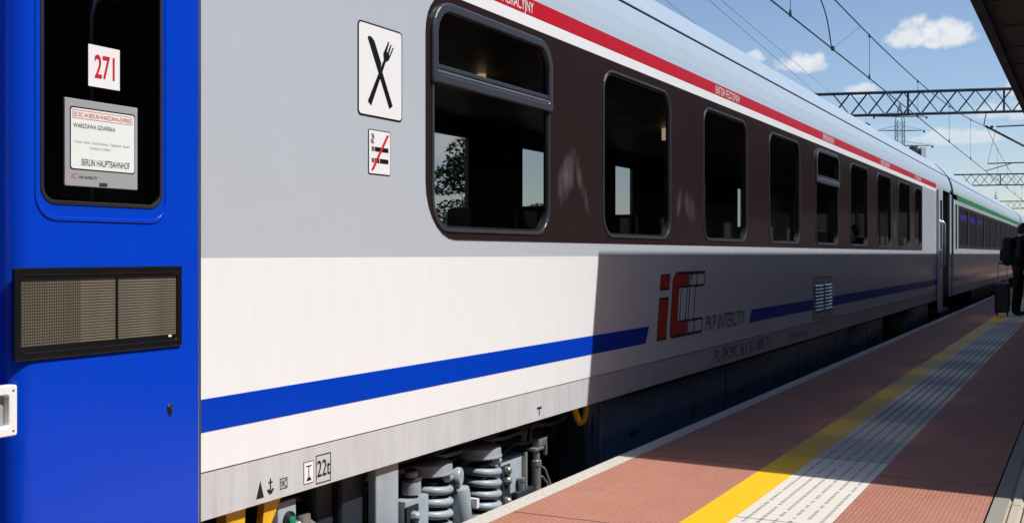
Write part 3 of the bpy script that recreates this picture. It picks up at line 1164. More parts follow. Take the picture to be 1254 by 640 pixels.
    ring(m, 1.905, 2.019, .672, .808, .008, .026, XD + .012, .03, 'sign_white', .004)
    m.plate([rect(1.92, 1.995, .69, .79)], XD - .008, .004, 'board_grey')
    for a in (1.917, 2.006):
        for b in (.686, .793):
            m.lathe((XD + .011, a, b), (1, 0, 0), [(.0035, 0), (.003, .002)], 'frame_grey', 8)
    m.build('door_handle', door)
    # number card and destination board
    m = MB()
    y0, y1, z0, z1 = 2.262, 2.378, 1.637, 1.757
    m.plate([rect(y0, y1, z0, z1)], XD + .004, .002, 'sign_white')
    m.text('271', y0 + .022, y1 - .02, z0 + .028, .066, XD + .0052, 'sign_red', bold=.012)
    m.build('number_card', door)
    m = MB()
    y0, y1, z0, z1 = 2.178, 2.446, 1.347, 1.594
    m.plate([rr(y0, y1, z0, z1, .004)], XD + .006, .008, 'board_grey', .002)
    m.plate([rr(y0 + .017, y1 - .013, z0 + .048, z1 - .022, .008)], XD + .0075, .002, 'black_trim')
    m.plate([rr(y0 + .019, y1 - .016, z0 + .050, z1 - .026, .008)], XD + .0083, .002, 'paper_white')
    xt = XD + .0088
    m.text('EIC/EC 44 BERLIN-WARSZAWA-EXPRESS', y0 + .028, y1 - .028, z1 - .050, .013, xt, 'sign_red')
    m.plate([rect(y0 + .024, y1 - .024, z1 - .055, z1 - .031), rect(y0 + .0252, y1 - .0252, z1 - .0538, z1 - .0322)], xt, .0006, 'sign_red')
    m.text('WARSZAWA GDAŃSKA', y0 + .027, y0 + .178, z1 - .081, .017, xt, 'sign_black')
    m.text('Kutno - Konin - Poznań Główny - Zbąszynek - Rzepin', y0 + .033, y1 - .035, z1 - .124, .008, xt, 'print_grey')
    m.text('Frankfurt (Oder)', y0 + .085, y0 + .160, z1 - .139, .008, xt, 'print_grey')
    m.text('BERLIN HAUPTBAHNHOF', y0 + .056, y1 - .034, z0 + .060, .019, xt, 'sign_black')
    m.text('iC', y0 + .022, y0 + .042, z0 + .022, .014, XD + .0066, 'logo_red', shear=.2)
    m.text('PKP INTERCITY', y0 + .050, y0 + .115, z0 + .022, .008, XD + .0066, 'sign_black')
    m.bbox(XD + .004, XD + .009, y0 + .122, y0 + .15, z0 + .006, z0 + .014, 'frame_grey', .001)
    m.build('destination_board', door)
    m = MB()   # hand rail just behind the glass
    m.tube([(XD - .10, 2.36, .9), (XD - .10, 2.36, 1.86), (XD - .10, 2.375, 1.91), (XD - .10, 2.41, 1.935), (XD - .10, 2.47, 1.94)], .011, 'aluminium', 10)
    m.build('hand_rail', door)

    # ---- far doorway with folded leaf
    m = MB()
    for i, (ya, yb, xa, xb) in enumerate(((23.05, 23.35, XS + .02, XS + .36), (23.35, 23.52, XS + .36, XS + .02))):
        pass
    m.bbox(XS + .01, XS + .05, 22.72, 23.30, .02, 2.42, 'light_grey_paint', .012)
    m.plate([rr(22.86, 23.16, 1.25, 2.2, .04)], XS + .053, .004, 'dark_glass')
    leaf = m.build('folding_door', root)
    m = MB()
    for yy in (22.78, 23.24):
        m.tube([(XS + .05, yy, .9), (XS + .10, yy, .95), (XS + .10, yy, 1.75), (XS + .05, yy, 1.8)], .016, 'aluminium', 8)
    m.build('grab_rail', leaf)
    m = MB()
    m.box(XS - .75, XS - .70, 23.32, 25.02, .25, 2.45, 'interior_dark')
    m.box(XS - .70, XS - .02, 23.28, 23.318, .25, 2.45, 'interior_dark')
    m.box(XS - .70, XS - .02, 25.022, 25.06, .25, 2.45, 'interior_dark')
    for i, z in enumerate((.0, .22, .44)):
        m.box(XS - .70 + .0, XS - .02 - .2 * i, 23.33, 25.01, z, z + .04, 'bare_metal')
    m.box(XS - .72, XS - .01, 23.33, 25.01, -.12, -.002, 'underframe_black')
    m.build('doorway_steps', root)

    # ---- interior fittings seen through the glass
    xa = 2 * XC - XS + .045
    for y, x0, x1 in ((5.95, xa, -4.4), (12.0, xa, -5.05), (15.0, xa, -5.0), (18.0, xa, -5.2), (20.8, xa, -3.0)):
        m = MB()
        m.box(x0, x1, y, y + .04, .49, 2.46, 'interior_brown')
        m.build('partition', root)
    for y in (6.6, 8.6, 10.6, 12.5, 14.4, 16.3, 18.2):
        m = MB()
        m.bbox(-3.65, -2.80, y, y + .62, 1.20, 1.235, 'interior_cream', .008)
        m.tube([(-3.4, y + .31, .49), (-3.4, y + .31, 1.2)], .035, 'aluminium', 10)
        m.build('table', root)
        for yy, s in ((y - .45, 1), (y + .70, -1)):
            m = MB()
            m.bbox(-3.65, -2.95, yy, yy + .42, .85, .97, 'seat_red', .03)
            bz = yy - .06 if s > 0 else yy + .40
            m.bbox(-3.65, -2.95, bz, bz + .09, .95, 1.45, 'seat_red', .03)
            m.build('seat', root)
    m = MB()
    m.bbox(-3.05, -3.02, 4.62, 4.76, 1.235, 1.37, 'seat_red', .004)
    m.tube([(-3.03, 4.69, 1.0), (-3.03, 4.69, 1.235)], .02, 'interior_dark')
    m.build('menu_stand', root)
    for y in (5.1, 7.0, 8.95, 10.9, 14.8):
        m = MB()
        m.bbox(-3.93, -3.87, y, y + .03, 2.33, 2.455, 'lamp_warm', .004)
        m.build('ceiling_lamp', root)
    return root


def bogie(root, c):
    """running gear near the entrance door"""
    bs = []
    m = MB()
    m.box(XC - .95, -2.98, c - 1.75, c + 1.75, -.45, -.12, 'underframe_black')
    m.box(XC - 1.0, XC - .8, c - 1.9, c + 1.9, -.75, .2, 'underframe_black')
    m.box(-3.36, -3.02, c - 3.4, c + 2.2, -.95, .43, 'underframe_black')     # black panel standing in for the shade behind the bogie
    m.box(XC - 1.2, -2.66, c - 4.2, c + 20, .268, .43, 'underframe_black')
    fr = m.build('bogie', root)
    for y in (c - 1.25, c + 1.25):
        m = MB()
        m.lathe((-3.34, y, RAIL + .46), (1, 0, 0), [(.2, -.1), (.46, -.06), (.46, .06), (.40, .075), (.36, .05), (.14, .05), (.12, .14)], 'wheel_steel', 40)
        m.build('wheel', fr)
    # grey vertical plate and dark post left of the springs
    m = MB()
    m.bbox(-2.70, -2.655, 3.868, 4.04, -.55, .262, 'bogie_grey', .008)
    m.build('end_plate', fr)
    m = MB()
    m.bbox(-2.80, -2.72, 3.72, 3.90, -.55, .262, 'bogie_dark', .02)
    m.bbox(-2.83, -2.76, 3.60, 3.72, -.55, .262, 'bogie_dark', .02)
    m.build('frame_post', fr)
    xs = -2.81
    for sy in (4.535, 5.03):
        m = MB()
        pts = []
        turns, pitch = 9, .0575
        for i in range(turns * 24):
            a = 2 * math.pi * i / 24
            pts.append((xs + .099 * math.cos(a), sy + .099 * math.sin(a), .092 - pitch * i / 24))
        m.tube(pts, .0205, 'bogie_grey', 10)
        m.lathe((xs, sy, .106), (0, 0, 1), [(.108, 0), (.119, .004), (.119, .012), (.115, .0125), (.113, .052), (.092, .066), (.05, .07)], 'bogie_grey', 40)
        m.lathe((xs, sy, .070), (0, 0, -1), [(.050, 0), (.050, .52)], 'bogie_dark', 20)
        m.build('coil_spring', fr)
    m = MB()
    a, b = Vector((-2.735, 4.675, .075)), Vector((-2.70, 4.745, -.42))
    ax = (b - a).normalized()
    m.lathe(a + ax * .055, ax, [(.012, -.05), (.014, 0), (.05, .005), (.052, .02), (.052, .24), (.046, .25), (.046, .4)], 'bogie_grey', 24)
    m.lathe(a + Vector((-.03, -.02, 0)), (1, .25, 0), [(.04, 0), (.046, .008), (.046, .052), (.04, .06)], 'bogie_grey', 20)
    m.box(-2.70, -2.645, 4.71, 4.735, -.08, -.035, 'sign_white')
    m.tube([(-2.76, 4.60, .11), (-2.72, 4.615, .04), (-2.72, 4.63, .0)], .012, 'black_trim', 8)
    m.build('damper', fr)
    # axle-guide box with bolts, left of the springs
    m = MB()
    m.lathe((-2.76, 4.30, .06), (0, 0, 1), [(.046, 0), (.046, .06), (.03, .062), (.034, .08), (.030, .10), (.018, .11)], 'bogie_grey', 20)
    m.lathe((-2.76, 4.30, .122), (0, 0, 1), [(.05, 0), (.05, .01), (.03, .015), (.03, .045), (.02, .05)], 'rust_steel', 12)
    m.bbox(-2.83, -2.725, 4.20, 4.40, -.5, .045, 'bogie_grey', .008)
    m.bbox(-2.726, -2.718, 4.20, 4.30, -.4, .02, 'bogie_dark', .002)
    for z in (-.03, -.10):
        m.lathe((-2.72, 4.255, z), (1, 0, 0), [(.026, 0), (.026, .018), (.018, .03), (.01, .036)], 'bogie_grey', 8)
    m.build('guide_box', fr)
    m = MB()   # box right of the springs
    m.bbox(-2.88, -2.79, 5.235, 5.50, -.5, .055, 'bogie_grey', .008)
    m.bbox(-2.789, -2.782, 5.235, 5.325, -.3, .025, 'bogie_dark', .002)
    m.bbox(-2.79, -2.765, 5.478, 5.50, -.5, .06, 'bare_metal', .003)
    m.bbox(-2.789, -2.784, 5.33, 5.475, -.5, -.14, 'bogie_dark', .001)
    for z in (-.005, -.06, -.17):
        m.lathe((-2.785, 5.28, z), (1, 0, 0), [(.024, 0), (.024, .015), (.017, .028), (.008, .032)], 'bare_metal', 8)
    m.lathe((-2.83, 5.19, .03), (0, 0, 1), [(.04, 0), (.04, .06), (.03, .065), (.03, .12), (.02, .125)], 'bogie_grey', 16)
    m.build('guide_box', fr)
    m = MB()   # levelling pole with bracket
    px_, py_ = -2.755, 5.585
    m.lathe((px_, py_, -.20), (0, 0, 1), [(.027, 0), (.027, .17), (.031, .172), (.031, .2), (.021, .205), (.021, .29), (.017, .295)], 'bare_metal', 18)
    m.bbox(px_ - .03, px_ + .035, py_ - .07, py_ + .035, .062, .078, 'bare_metal', .004)
    m.bbox(px_ - .02, px_ + .03, py_ - .02, py_ + .085, .078, .125, 'bare_metal', .008)
    m.bbox(px_ + .005, px_ + .03, py_ + .068, py_ + .085, .02, .125, 'bare_metal', .004)
    m.bbox(px_ - .01, px_ + .005, py_ - .11, py_ + .06, -.20, -.165, 'bogie_grey', .003)
    m.tube([(px_ + .02, py_ + .03, -.09), (px_ + .03, py_ + .085, -.14), (px_ + .03, py_ + .085, -.22)], .007, 'bare_metal', 6)
    m.bbox(px_ - .03, px_ + .01, py_ - .24, py_ - .03, -.28, -.135, 'bogie_dark', .01)
    m.lathe((px_ - .01, py_ - .16, -.135), (0, 0, 1), [(.018, 0), (.018, .045), (.023, .047), (.023, .065)], 'bare_metal', 10)
    m.tube([(px_ - .02, py_ + .06, -.03), (px_ - .01, py_ + .13, -.07), (px_, py_ + .18, -.16), (px_, py_ + .20, -.35)], .008, 'bare_metal', 8)
    m.build('levelling_valve', fr)
    # air pipes and cables clipped along the frame
    m = MB()
    for k_, (xx, zz) in enumerate(((-2.83, .19), (-2.86, .15), (-2.90, .10))):
        pts = [(xx + .004 * math.sin(3.1 * t + k_), 3.6 + t * .2, zz + .012 * math.sin(2.3 * t + 2 * k_)) for t in range(14)]
        m.tube(pts, .009 + .003 * k_, ('grey_rubber', 'bare_metal', 'grey_rubber')[k_], 8)
    m.tube([(-2.84, 5.30, .06), (-2.80, 5.42, .12), (-2.79, 5.55, .10), (-2.83, 5.66, .18)], .010, 'grey_rubber', 8)
    m.tube([(-2.80, 4.42, -.05), (-2.77, 4.43, -.18), (-2.79, 4.45, -.34)], .011, 'grey_rubber', 8)
    m.build('air_pipes', fr)
    m = MB()
    m.bbox(-2.93, -2.90, 5.5, 6.25, .02, .20, 'bogie_dark', .01)
    m.bbox(-2.90, -2.885, 5.66, 5.80, .06, .14, 'bogie_grey', .006)
    m.lathe((-2.90, 6.02, .07), (1, 0, 0), [(.05, 0), (.05, .04), (.03, .05)], 'bogie_dark', 16)
    m.build('valve_panel', fr)
    # yellow step irons and lifting hook
    m = MB()
    m.face_set([(-2.655, 2.955, .262), (-2.655, 3.055, .262), (-2.66, 3.03, -.25), (-2.66, 2.985, -.25), (-2.70, 2.955, .262), (-2.70, 3.055, .262), (-2.70, 3.03, -.25), (-2.70, 2.985, -.25)],
               [(0, 1, 2, 3), (4, 7, 6, 5), (0, 3, 7, 4), (1, 5, 6, 2)], 'safety_yellow')
    m.tube([(-2.69, 3.22, .262), (-2.68, 3.205, .20), (-2.67, 3.16, .12), (-2.67, 3.15, -.2)], .022, 'safety_yellow', 10)
    m.face_set([(-2.66, 3.165, .262), (-2.66, 3.26, .262), (-2.66, 3.19, .15), (-2.66, 3.15, .16), (-2.69, 3.165, .262), (-2.69, 3.26, .262), (-2.69, 3.19, .15), (-2.69, 3.15, .16)],
               [(0, 1, 2, 3), (4, 7, 6, 5), (0, 3, 7, 4), (1, 5, 6, 2), (3, 2, 6, 7)], 'safety_yellow')
    m.build('step_iron', root)
    m = MB()
    m.tube([(-2.70, 5.98, .262), (-2.69, 6.0, .19), (-2.69, 6.04, .155), (-2.69, 6.09, .16), (-2.69, 6.125, .20), (-2.69, 6.13, .262)], [.02, .02, .021, .021, .02, .02], 'safety_yellow', 10)
    m.build('lifting_hook', root)
    m = MB()   # switch box with green button
    m.bbox(-2.76, -2.665, 3.245, 3.352, -.35, .235, 'bogie_grey', .006)
    m.lathe((-2.665, 3.305, .16), (1, 0, 0), [(.034, 0), (.034, .008), (.02, .016)], 'sign_black', 20)
    m.lathe((-2.655, 3.305, .16), (1, 0, 0), [(.018, 0), (.018, .012), (.01, .016)], 'stripe_green', 14)
    for z in (.215, .12):
        m.tube([(-2.7, 3.352, z), (-2.7, 3.372, z)], .007, 'bare_metal', 8)
    m.lathe((-2.664, 3.262, .15), (1, 0, 0), [(.005, 0), (.004, .002)], 'frame_grey', 8)
    m.build('switch_box', root)
    m = MB()
    m.tube([(-2.72, 3.36, .06), (-2.72, 3.40, .10), (-2.72, 3.46, .115), (-2.72, 3.52, .08), (-2.72, 3.53, -.1)], .028, 'bare_metal', 12)
    m.tube([(-2.715, 3.45, .085), (-2.715, 3.45, .145)], .033, 'bare_metal', 14)
    m.build('air_hose', root)
    # dark plate with an oval hole, then the long underfloor box
    m = MB()
    oval = [(6.255 + .035 * math.cos(2 * math.pi * i / 24), .06 + .12 * math.sin(2 * math.pi * i / 24)) for i in range(24)]
    m.plate([[(6.17, .262), (6.33, .262), (6.33, -.7), (6.24, -.7), (6.21, 0)], oval], -2.70, .03, 'skirt_blue_grey')
    m.build('bracket_plate', root)
    segs = [(6.36, 14.2, -.62), (14.25, 16.8, -.45), (19.3, 21.9, -.4)]
    for a, b, zb in segs:
        m = MB()
        m.bbox(-3.9, -2.675, a, b, zb, .260, 'skirt_blue_grey', .02)
        for yy in [a + (b - a) * t for t in ((.33, .66) if b - a > 3 else (.5,))]:
            m.box(-2.676, -2.672, yy, yy + .012, zb + .03, .25, 'underframe_black')
        m.bbox(-2.676, -2.66, a + .3, b - .2, .225, .245, 'bogie_dark', .004)
        yy = a + .45
        while yy < b - .4:
            m.bbox(-2.676, -2.655, yy, yy + .12, -.02, .0, 'bogie_dark', .004)
            m.lathe((-2.675, yy + .3, .17), (1, 0, 0), [(.018, 0), (.018, .006), (.01, .010)], 'bare_metal', 8)
            m.lathe((-2.675, yy + .3, -.2), (1, 0, 0), [(.018, 0), (.018, .006), (.01, .010)], 'bare_metal', 8)
            yy += 1.27
        m.tube([(-2.65, a + .1, -.30), (-2.65, b - .1, -.30)], .016, 'bogie_grey', 8)
        if a < 7:
            m.text('System 2', 7.16, 7.46, .055, .045, -2.6735, 'board_grey')
        m.build('underfloor_box', root)
    m = MB()
    m.box(-3.36, -3.02, 16.8, 25, -.9, .26, 'underframe_black')
    for y in (17.2, 17.9, 18.5):
        m.tube([(-2.95, y, .1), (-2.9, y, -.3)], .03, 'bogie_grey', 8)
        m.bbox(-3.0, -2.78, y - .15, y + .1, -.4, -.1, 'bogie_dark', .02)
    m.build('far_bogie', root)


D = dining()
bogie(D, 5.0)


def passenger(s0):
    L = 26.2
    s1 = s0 + L
    root = thing('passenger_carriage', (XC, s0, RAIL), 'passenger carriage with green roof stripe and long dark window band, directly behind the dining carriage', 'train carriage', 'carriages of the train')
    a, b = s0 + .95, s1 - 1.9
    wins = [a + .3 + i * 2.3 for i in range(10)]
    wins = [y for y in wins if y + 1.9 < b]
    m = MB()
    m.plate([rect(s0, b, Z_CREASE, 2.34)] + [rect(y, y + 1.86, 1.33, 2.2) for y in wins] + [rr(s0 + .35, s0 + .7, 1.25, 2.25, .05)], XS, .03, 'light_grey_paint')
    shell_lower(m, s0, b)
    m.box(XS - .03, XS, s0, s1, 2.46, 2.50, 'light_grey_paint')
    m.box(XS - .03, XS, s1 - .5, s1, .27, 2.46, 'light_grey_paint')
    m.box(2 * XC - XS + .041, XS - .031, s0, s0 + .05, .25, 2.46, 'interior_dark')
    m.box(2 * XC - XS + .041, XS - .031, s1 - .05, s1, .25, 2.46, 'interior_dark')
    m.box(2 * XC - XS + .041, XS - .17, s0 + .06, s1 - .06, .44, .49, 'interior_brown')
    m.box(2 * XC - XS + .041, XS - .17, s0 + .06, s1 - .06, 2.42, 2.46, 'interior_cream')
    far_side(m, s0 + .06, s1 - .06, [(y + .5, y + .9) for y in wins[2:7:2]])
    m.box(XS - .6, XS - .55, b, s1 - .5, .0, 2.45, 'interior_dark')
    m.build('body', root)
    rf = roof(s0, s1).build('roof', root)
    gutter(s0, s1).build('gutter', rf)
    m = MB()
    m.box(XS - .03, XS + .001, s0 + .75, b, 2.341, 2.459, 'stripe_green')
    m.build('roof_stripe', root)
    m = MB()
    m.plate([rect(a, b - .15, 1.285, 2.25)] + [rect(y, y + 1.86, 1.33, 2.2) for y in wins], XS + .004, .0045, 'black_trim')
    m.build('window_band', root)
    for y in wins:
        m = MB()
        m.plate([rect(y, y + 1.86, 1.33, 2.2), rect(y + .03, y + 1.83, 1.36, 2.17)], XS + .006, .02, 'rubber')
        f = m.build('window', root)
        pane(y + .03, y + 1.83, 1.36, 2.17, .02, XS - .004, 'dark_glass').build('pane', f)
    pane(s0 + .35, s0 + .7, 1.25, 2.25, .05, XS - .004, 'dark_glass').build('vestibule_window', root)
    m = MB()
    m.plate([rect(s0, b, .56, .68)], XS + .0015, .0015, 'stripe_blue')
    m.build('waist_stripe', root)
    m = MB()
    m.box(XS - .13, XS - .08, a + .4, a + 7.5, 1.96, 2.1, 'purple_display')
    m.build('display_panel', root)
    for i, y in enumerate(wins):
        for dx in (.2, 1.2):
            m = MB()
            m.bbox(-3.7, -2.8, y + dx, y + dx + .5, .85, 1.0, 'seat_red', .03)
            m.bbox(-3.7, -2.8, y + dx - .05, y + dx + .1, 1.0, 1.65, 'seat_red', .03)
            m.build('seat', root)
    m = MB()
    m.bbox(XS + .01, XS + .05, b - .35, b + .1, .02, 2.4, 'light_grey_paint', .012)
    m.plate([rr(b - .27, b + .02, 1.25, 2.2, .04)], XS + .053, .004, 'dark_glass')
    m.build('folding_door', root)
    m = MB()
    m.box(-3.9, -2.7, s0 + 5, s1 - 6, -.5, .262, 'bogie_dark')
    m.box(-3.36, -3.02, s0 + .3, s1 - .3, -.9, .262, 'underframe_black')
    m.build('underframe', root)
    for c in (s0 + 3.2, s1 - 3.2):
        m = MB()
        m.box(-3.3, -2.8, c - 1.6, c + 1.6, -.35, -.12, 'bogie_dark')
        for y in (c - 1.25, c + 1.25):
            m.lathe((-3.34, y, RAIL + .46), (1, 0, 0), [(.2, -.1), (.46, -.06), (.46, .06), (.40, .075), (.36, .05), (.14, .05)], 'wheel_steel', 28)
            m.lathe((-2.85, y, RAIL + .46), (1, 0, 0), [(.14, -.1), (.14, .05), (.1, .08)], 'bogie_grey', 14)
        m.build('bogie', root)
    return root


P2 = passenger(25.75)
P3 = copy_tree(P2)
P3.location.y += 26.65
P3['label'] = 'farthest passenger carriage, just showing above the dark figure at the right edge'

# ------------------------------------------------------------------ canopy; unseen canopy and building added to cut fill and reflections


def canopy(y0, y1, label, k=.087, cols=True):
    root = thing('platform_canopy', (3, y0, 0), label, 'canopy', 'canopies over the platform')  # also used for the unseen canopy added behind the camera
    xl, xr = -.88, 9.2
    z0 = 3.35
    zt = 3.485
    m = MB()
    vs = []
    for z in (z0, zt):
        vs += [(xl, y0, z), (xr, y0 - k * (xr - xl), z), (xr, y1, z), (xl, y1, z)]
    m.face_set(vs, [(0, 3, 2, 1), (4, 5, 6, 7), (0, 1, 5, 4), (1, 2, 6, 5), (2, 3, 7, 6), (3, 0, 4, 7)], 'canopy_brown')
    y = y0 + .4
    while y < y1 - .5:
        m.box(xl + .12, xr - .1, y, y + .012, z0 - .012, z0 - .0005, 'canopy_fascia')
        y += 1.2
    m.build('roof', root)
    m = MB()
    m.box(xl - .03, xl - .001, y0, y1, z0 - .03, zt + .01, 'canopy_fascia')
    m.box(xl + .001, xl + .06, y0 + .02, y1, z0 - .03, z0 - .001, 'canopy_fascia')
    m.build('fascia', root)
    y = y0 + 2.5
    while y < y1:
        m = MB()
        m.tube([(3.9, y, 0), (3.9, y, z0)], .13, 'column_grey', 16)
        m.lathe((3.9, y, 0), (0, 0, 1), [(.2, 0), (.2, .3), (.14, .34)], 'column_grey', 16)
        m.box(3.8, 4.0, y - .08, y + .08, z0 - .22, z0 - .013, 'canopy_fascia')
        m.build('column', root)
        y += 6.0
    return root


canopy(6.45, 62.0, 'dark brown platform canopy roof overhanging at the top right corner')
canopy(-34.0, 1.9, 'unseen canopy roof added behind the camera to cut fill light on the train', 0)  # never in view, added to keep fill light off the shaded side


def unseen_backdrop():  # out of view, added to keep bright sky out of the train's reflections
    root = thing('unseen_building', (10.5, 6, 0), 'unseen dark brick building added to darken reflections in the train', 'building')
    m = MB()
    m.box(9.3, 15, -36, 330, -1.2, 9.0, 'unseen_brick')
    m.build('wall', root)
    for y in range(-32, 148, 4):
        m = MB()
        m.box(9.26, 9.30, y, y + 1.8, .9, 2.6, 'frame_grey')
        w = m.build('window', root)
        MB().box(9.25, 9.259, y + .08, y + 1.72, .98, 2.52, 'dark_glass').build('pane', w)
    m = MB()
    m.box(9.25, 15.3, -36.3, 330.3, 9.0, 9.3, 'canopy_fascia')
    m.build('roof', root)


unseen_backdrop()

# ------------------------------------------------------------------ overhead line

GANTRY = [(52.6, 'near'), (109.2, 'mid'), (166.0, 'far')]
ZB, HB = 7.30, .98


def gantry():
    root = thing('gantry', (XC, 52.6, RAIL), 'dark lattice steel gantry spanning the tracks, the nearest and largest', 'gantry', 'lattice gantries over the tracks')
    xl, xr = -11.1, 11.5
    sk = -.27       # beam stands a little askew to the track

    def q(x, dy, z):
        return (x, 52.6 + (x + 2.5) * -sk * 1 + dy, z)
    m = MB()
    for dy in (-.07, .07):
        for z in (ZB, ZB + HB):
            x0 = xl + (.35 if z == ZB else -.3)
            if z == ZB:
                x0 = xl + 1.2
            m.tube([q(x0, dy, z), q(xr, dy, z)], .055 if z == ZB else .06, 'gantry_steel', 6)
        x = xl + .2
        i = 0
        while x < xr - .7:
            zlow = ZB
            m.tube([q(x, dy, ZB + HB), q(x + .72, dy, zlow)], .022, 'gantry_steel', 5)
            if x > xl + .9:
                m.tube([q(x, dy, ZB), q(x + .72, dy, ZB + HB)], .022, 'gantry_steel', 5)
            x += .72
            i += 1
        for x in (xl + 4.0, xl + 7.8, xl + 9.0, xl + 10.2, xl + 14, xl + 18):
            m.tube([q(x, dy, ZB), q(x, dy, ZB + HB)], .045, 'gantry_steel', 6)
        m.tube([q(xl - .3, dy, ZB + HB), q(xl + 1.2, dy, ZB)], .05, 'gantry_steel', 6)
    x = xl + .5
    while x < xr:
        m.tube([q(x, -.18, ZB + HB), q(x + .4, .18, ZB + HB)], .02, 'gantry_steel', 5)
        m.tube([q(x + .8, -.18, ZB), q(x + 1.2, .18, ZB)], .02, 'gantry_steel', 5)
        x += 1.4
    m.lathe(q(xl - .1, 0, ZB + HB - .03), (-1, 0, 0), [(.26, 0), (.2, .3), (.05, .55)], 'gantry_steel', 8)
    m.build('beam', root)
    for x in (-10.4, 10.6):
        m = MB()
        for dx in (-.2, .2):
            for dy in (-.2, .2):
                a = q(x, 0, 0)
                m.tube([(x + dx * 1.4, a[1] + dy * 1.4, -1.3), (x + dx, a[1] + dy, ZB)], .05, 'gantry_steel', 6)
        z = -1
        while z < ZB - .6:
            for dy in (-.2, .2):
                m.tube([(x - .22, a[1] + dy, z), (x + .22, a[1] + dy, z + .6)], .02, 'gantry_steel', 5)
                m.tube([(x + .22, a[1] + dy, z), (x - .22, a[1] + dy, z + .6)], .02, 'gantry_steel', 5)
            z += .6
        m.build('mast', root)
    # drop post, hinged bracket and steady arm that carry the wires
    m = MB()
    yb = 52.3
    m.tube([(-.75, yb, 4.4), (-.75, yb, ZB + .6)], .07, 'gantry_steel', 8)
    m.tube([(-4.05, yb, 6.72), (-.75, yb, 4.7)], .05, 'gantry_steel', 8)
    m.tube([(-3.6, yb, 6.66), (-.75, yb, 6.66)], .032, 'gantry_steel', 8)
    m.tube([(-3.95, yb, 5.08), (-.75, yb, 5.06)], .028, 'gantry_steel', 8)
    m.tube([(-4.05, yb, 4.76), (-3.0, yb, 5.05)], .018, 'gantry_steel', 6)
    m.tube([(-3.95, yb, 5.08), (-3.6, yb, 6.6)], .008, 'wire_dark', 5)
    m.tube([(-4.1, yb, 6.72), (-4.0, yb, ZB)], .02, 'gantry_steel', 6)
    b = m.build('bracket', root)
    m = MB()
    m.lathe((-1.2, yb, 4.975), (-.85, 0, .52), [(.05, 0), (.08, .03), (.05, .06), (.08, .09), (.05, .12), (.08, .15), (.05, .18), (.08, .21), (.05, .25)], 'insulator_brown', 12)
    m.lathe((-3.72, yb, 6.66), (-1, 0, 0), [(.04, 0), (.065, .03), (.04, .06), (.065, .09), (.04, .12)], 'insulator_brown', 12)
    m.build('insulator', b)
    return root


G1 = gantry()
for y, lab in ((109.2, 'second lattice gantry, smaller, crossing above the far end of the train'), (166.0, 'farthest lattice gantry, tiny, low in the sky at the right edge')):
    g = copy_tree(G1)
    g.location.y = y
    g['label'] = lab


def zmess(y):
    span = 56.7
    t = ((y - (52.3 - span / 2)) % span)
    u = min(t, span - t)
    # distance from the nearest mid span
    c = 52.3 - span / 2
    k = round((y - c) / span)
    dy = y - (c + k * span)
    return 5.62 + 1.08 * (dy / (span / 2)) ** 2


def overhead(xw, label, nm='overhead_line'):
    root = thing(nm, (xw, 0, 4.7), label, 'overhead wires', 'overhead wires over the tracks')
    m = MB()
    m.tube([(xw, -30, 4.74), (xw, 60, 4.74), (xw, 300, 4.74)], .0125, 'wire_dark', 6)
    m.build('contact_wire', root)
    m = MB()
    m.tube([(xw, y, zmess(y)) for y in [-30 + i * 2.5 for i in range(132)]], .012, 'wire_dark', 6)
    m.build('messenger_wire', root)
    for y in (2, 9.5, 16.75, 23.5, 30.7, 38, 45.2, 59, 66, 73, 80, 87, 94, 101):
        m = MB()
        m.tube([(xw, y, 4.74), (xw, y, zmess(y))], .0055, 'wire_dark', 5)
        m.lathe((xw, y, 4.72), (0, 0, 1), [(.02, 0), (.025, .03), (.012, .11)], 'wire_dark', 8)
        m.lathe((xw, y, zmess(y) - .05), (0, 0, 1), [(.012, 0), (.026, .02), (.02, .07)], 'wire_dark', 8)
        m.build('dropper', root)
    m = MB()
    pts = []
    for i in range(15):
        t = i / 14
        pts.append((xw + .12 * math.sin(math.pi * t), 19.86 - 2.0 * t ** .75, 4.74 + .93 * t ** 1.25))
    m.tube(pts, .011, 'wire_dark', 6)
    m.lathe((xw, 19.86, 4.71), (0, 0, 1), [(.02, 0), (.035, .02), (.03, .08)], 'wire_dark', 8)
    m.tube([(xw, 19.86, 4.75), (xw, 22.5, 5.62)], .0035, 'wire_dark', 5)
    m.build('jumper', root)


overhead(-4.0, 'overhead wires with droppers above the standing train, contact wire and sagging messenger wire')


def feeders():
    for (p, q, lab) in (((868, 0), (960, 80), 'thin feeder wire crossing the blue sky, the middle of three above the roof'),
                        ((883, 0), (968, 72), 'thin feeder wire crossing the blue sky, rightmost of three above the roof'),
                        ((815, 0), (862, 38), 'thin faint feeder wire, leftmost of three nearest the carriage roof')):
        a, b = pix(*p, 55), pix(*q, 85)
        d = b - a
        m = MB()
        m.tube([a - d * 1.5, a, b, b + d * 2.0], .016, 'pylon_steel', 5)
        m.build('feeder_wire', None, label=lab, category='wire', group='thin feeder wires')


feeders()

# ------------------------------------------------------------------ far things


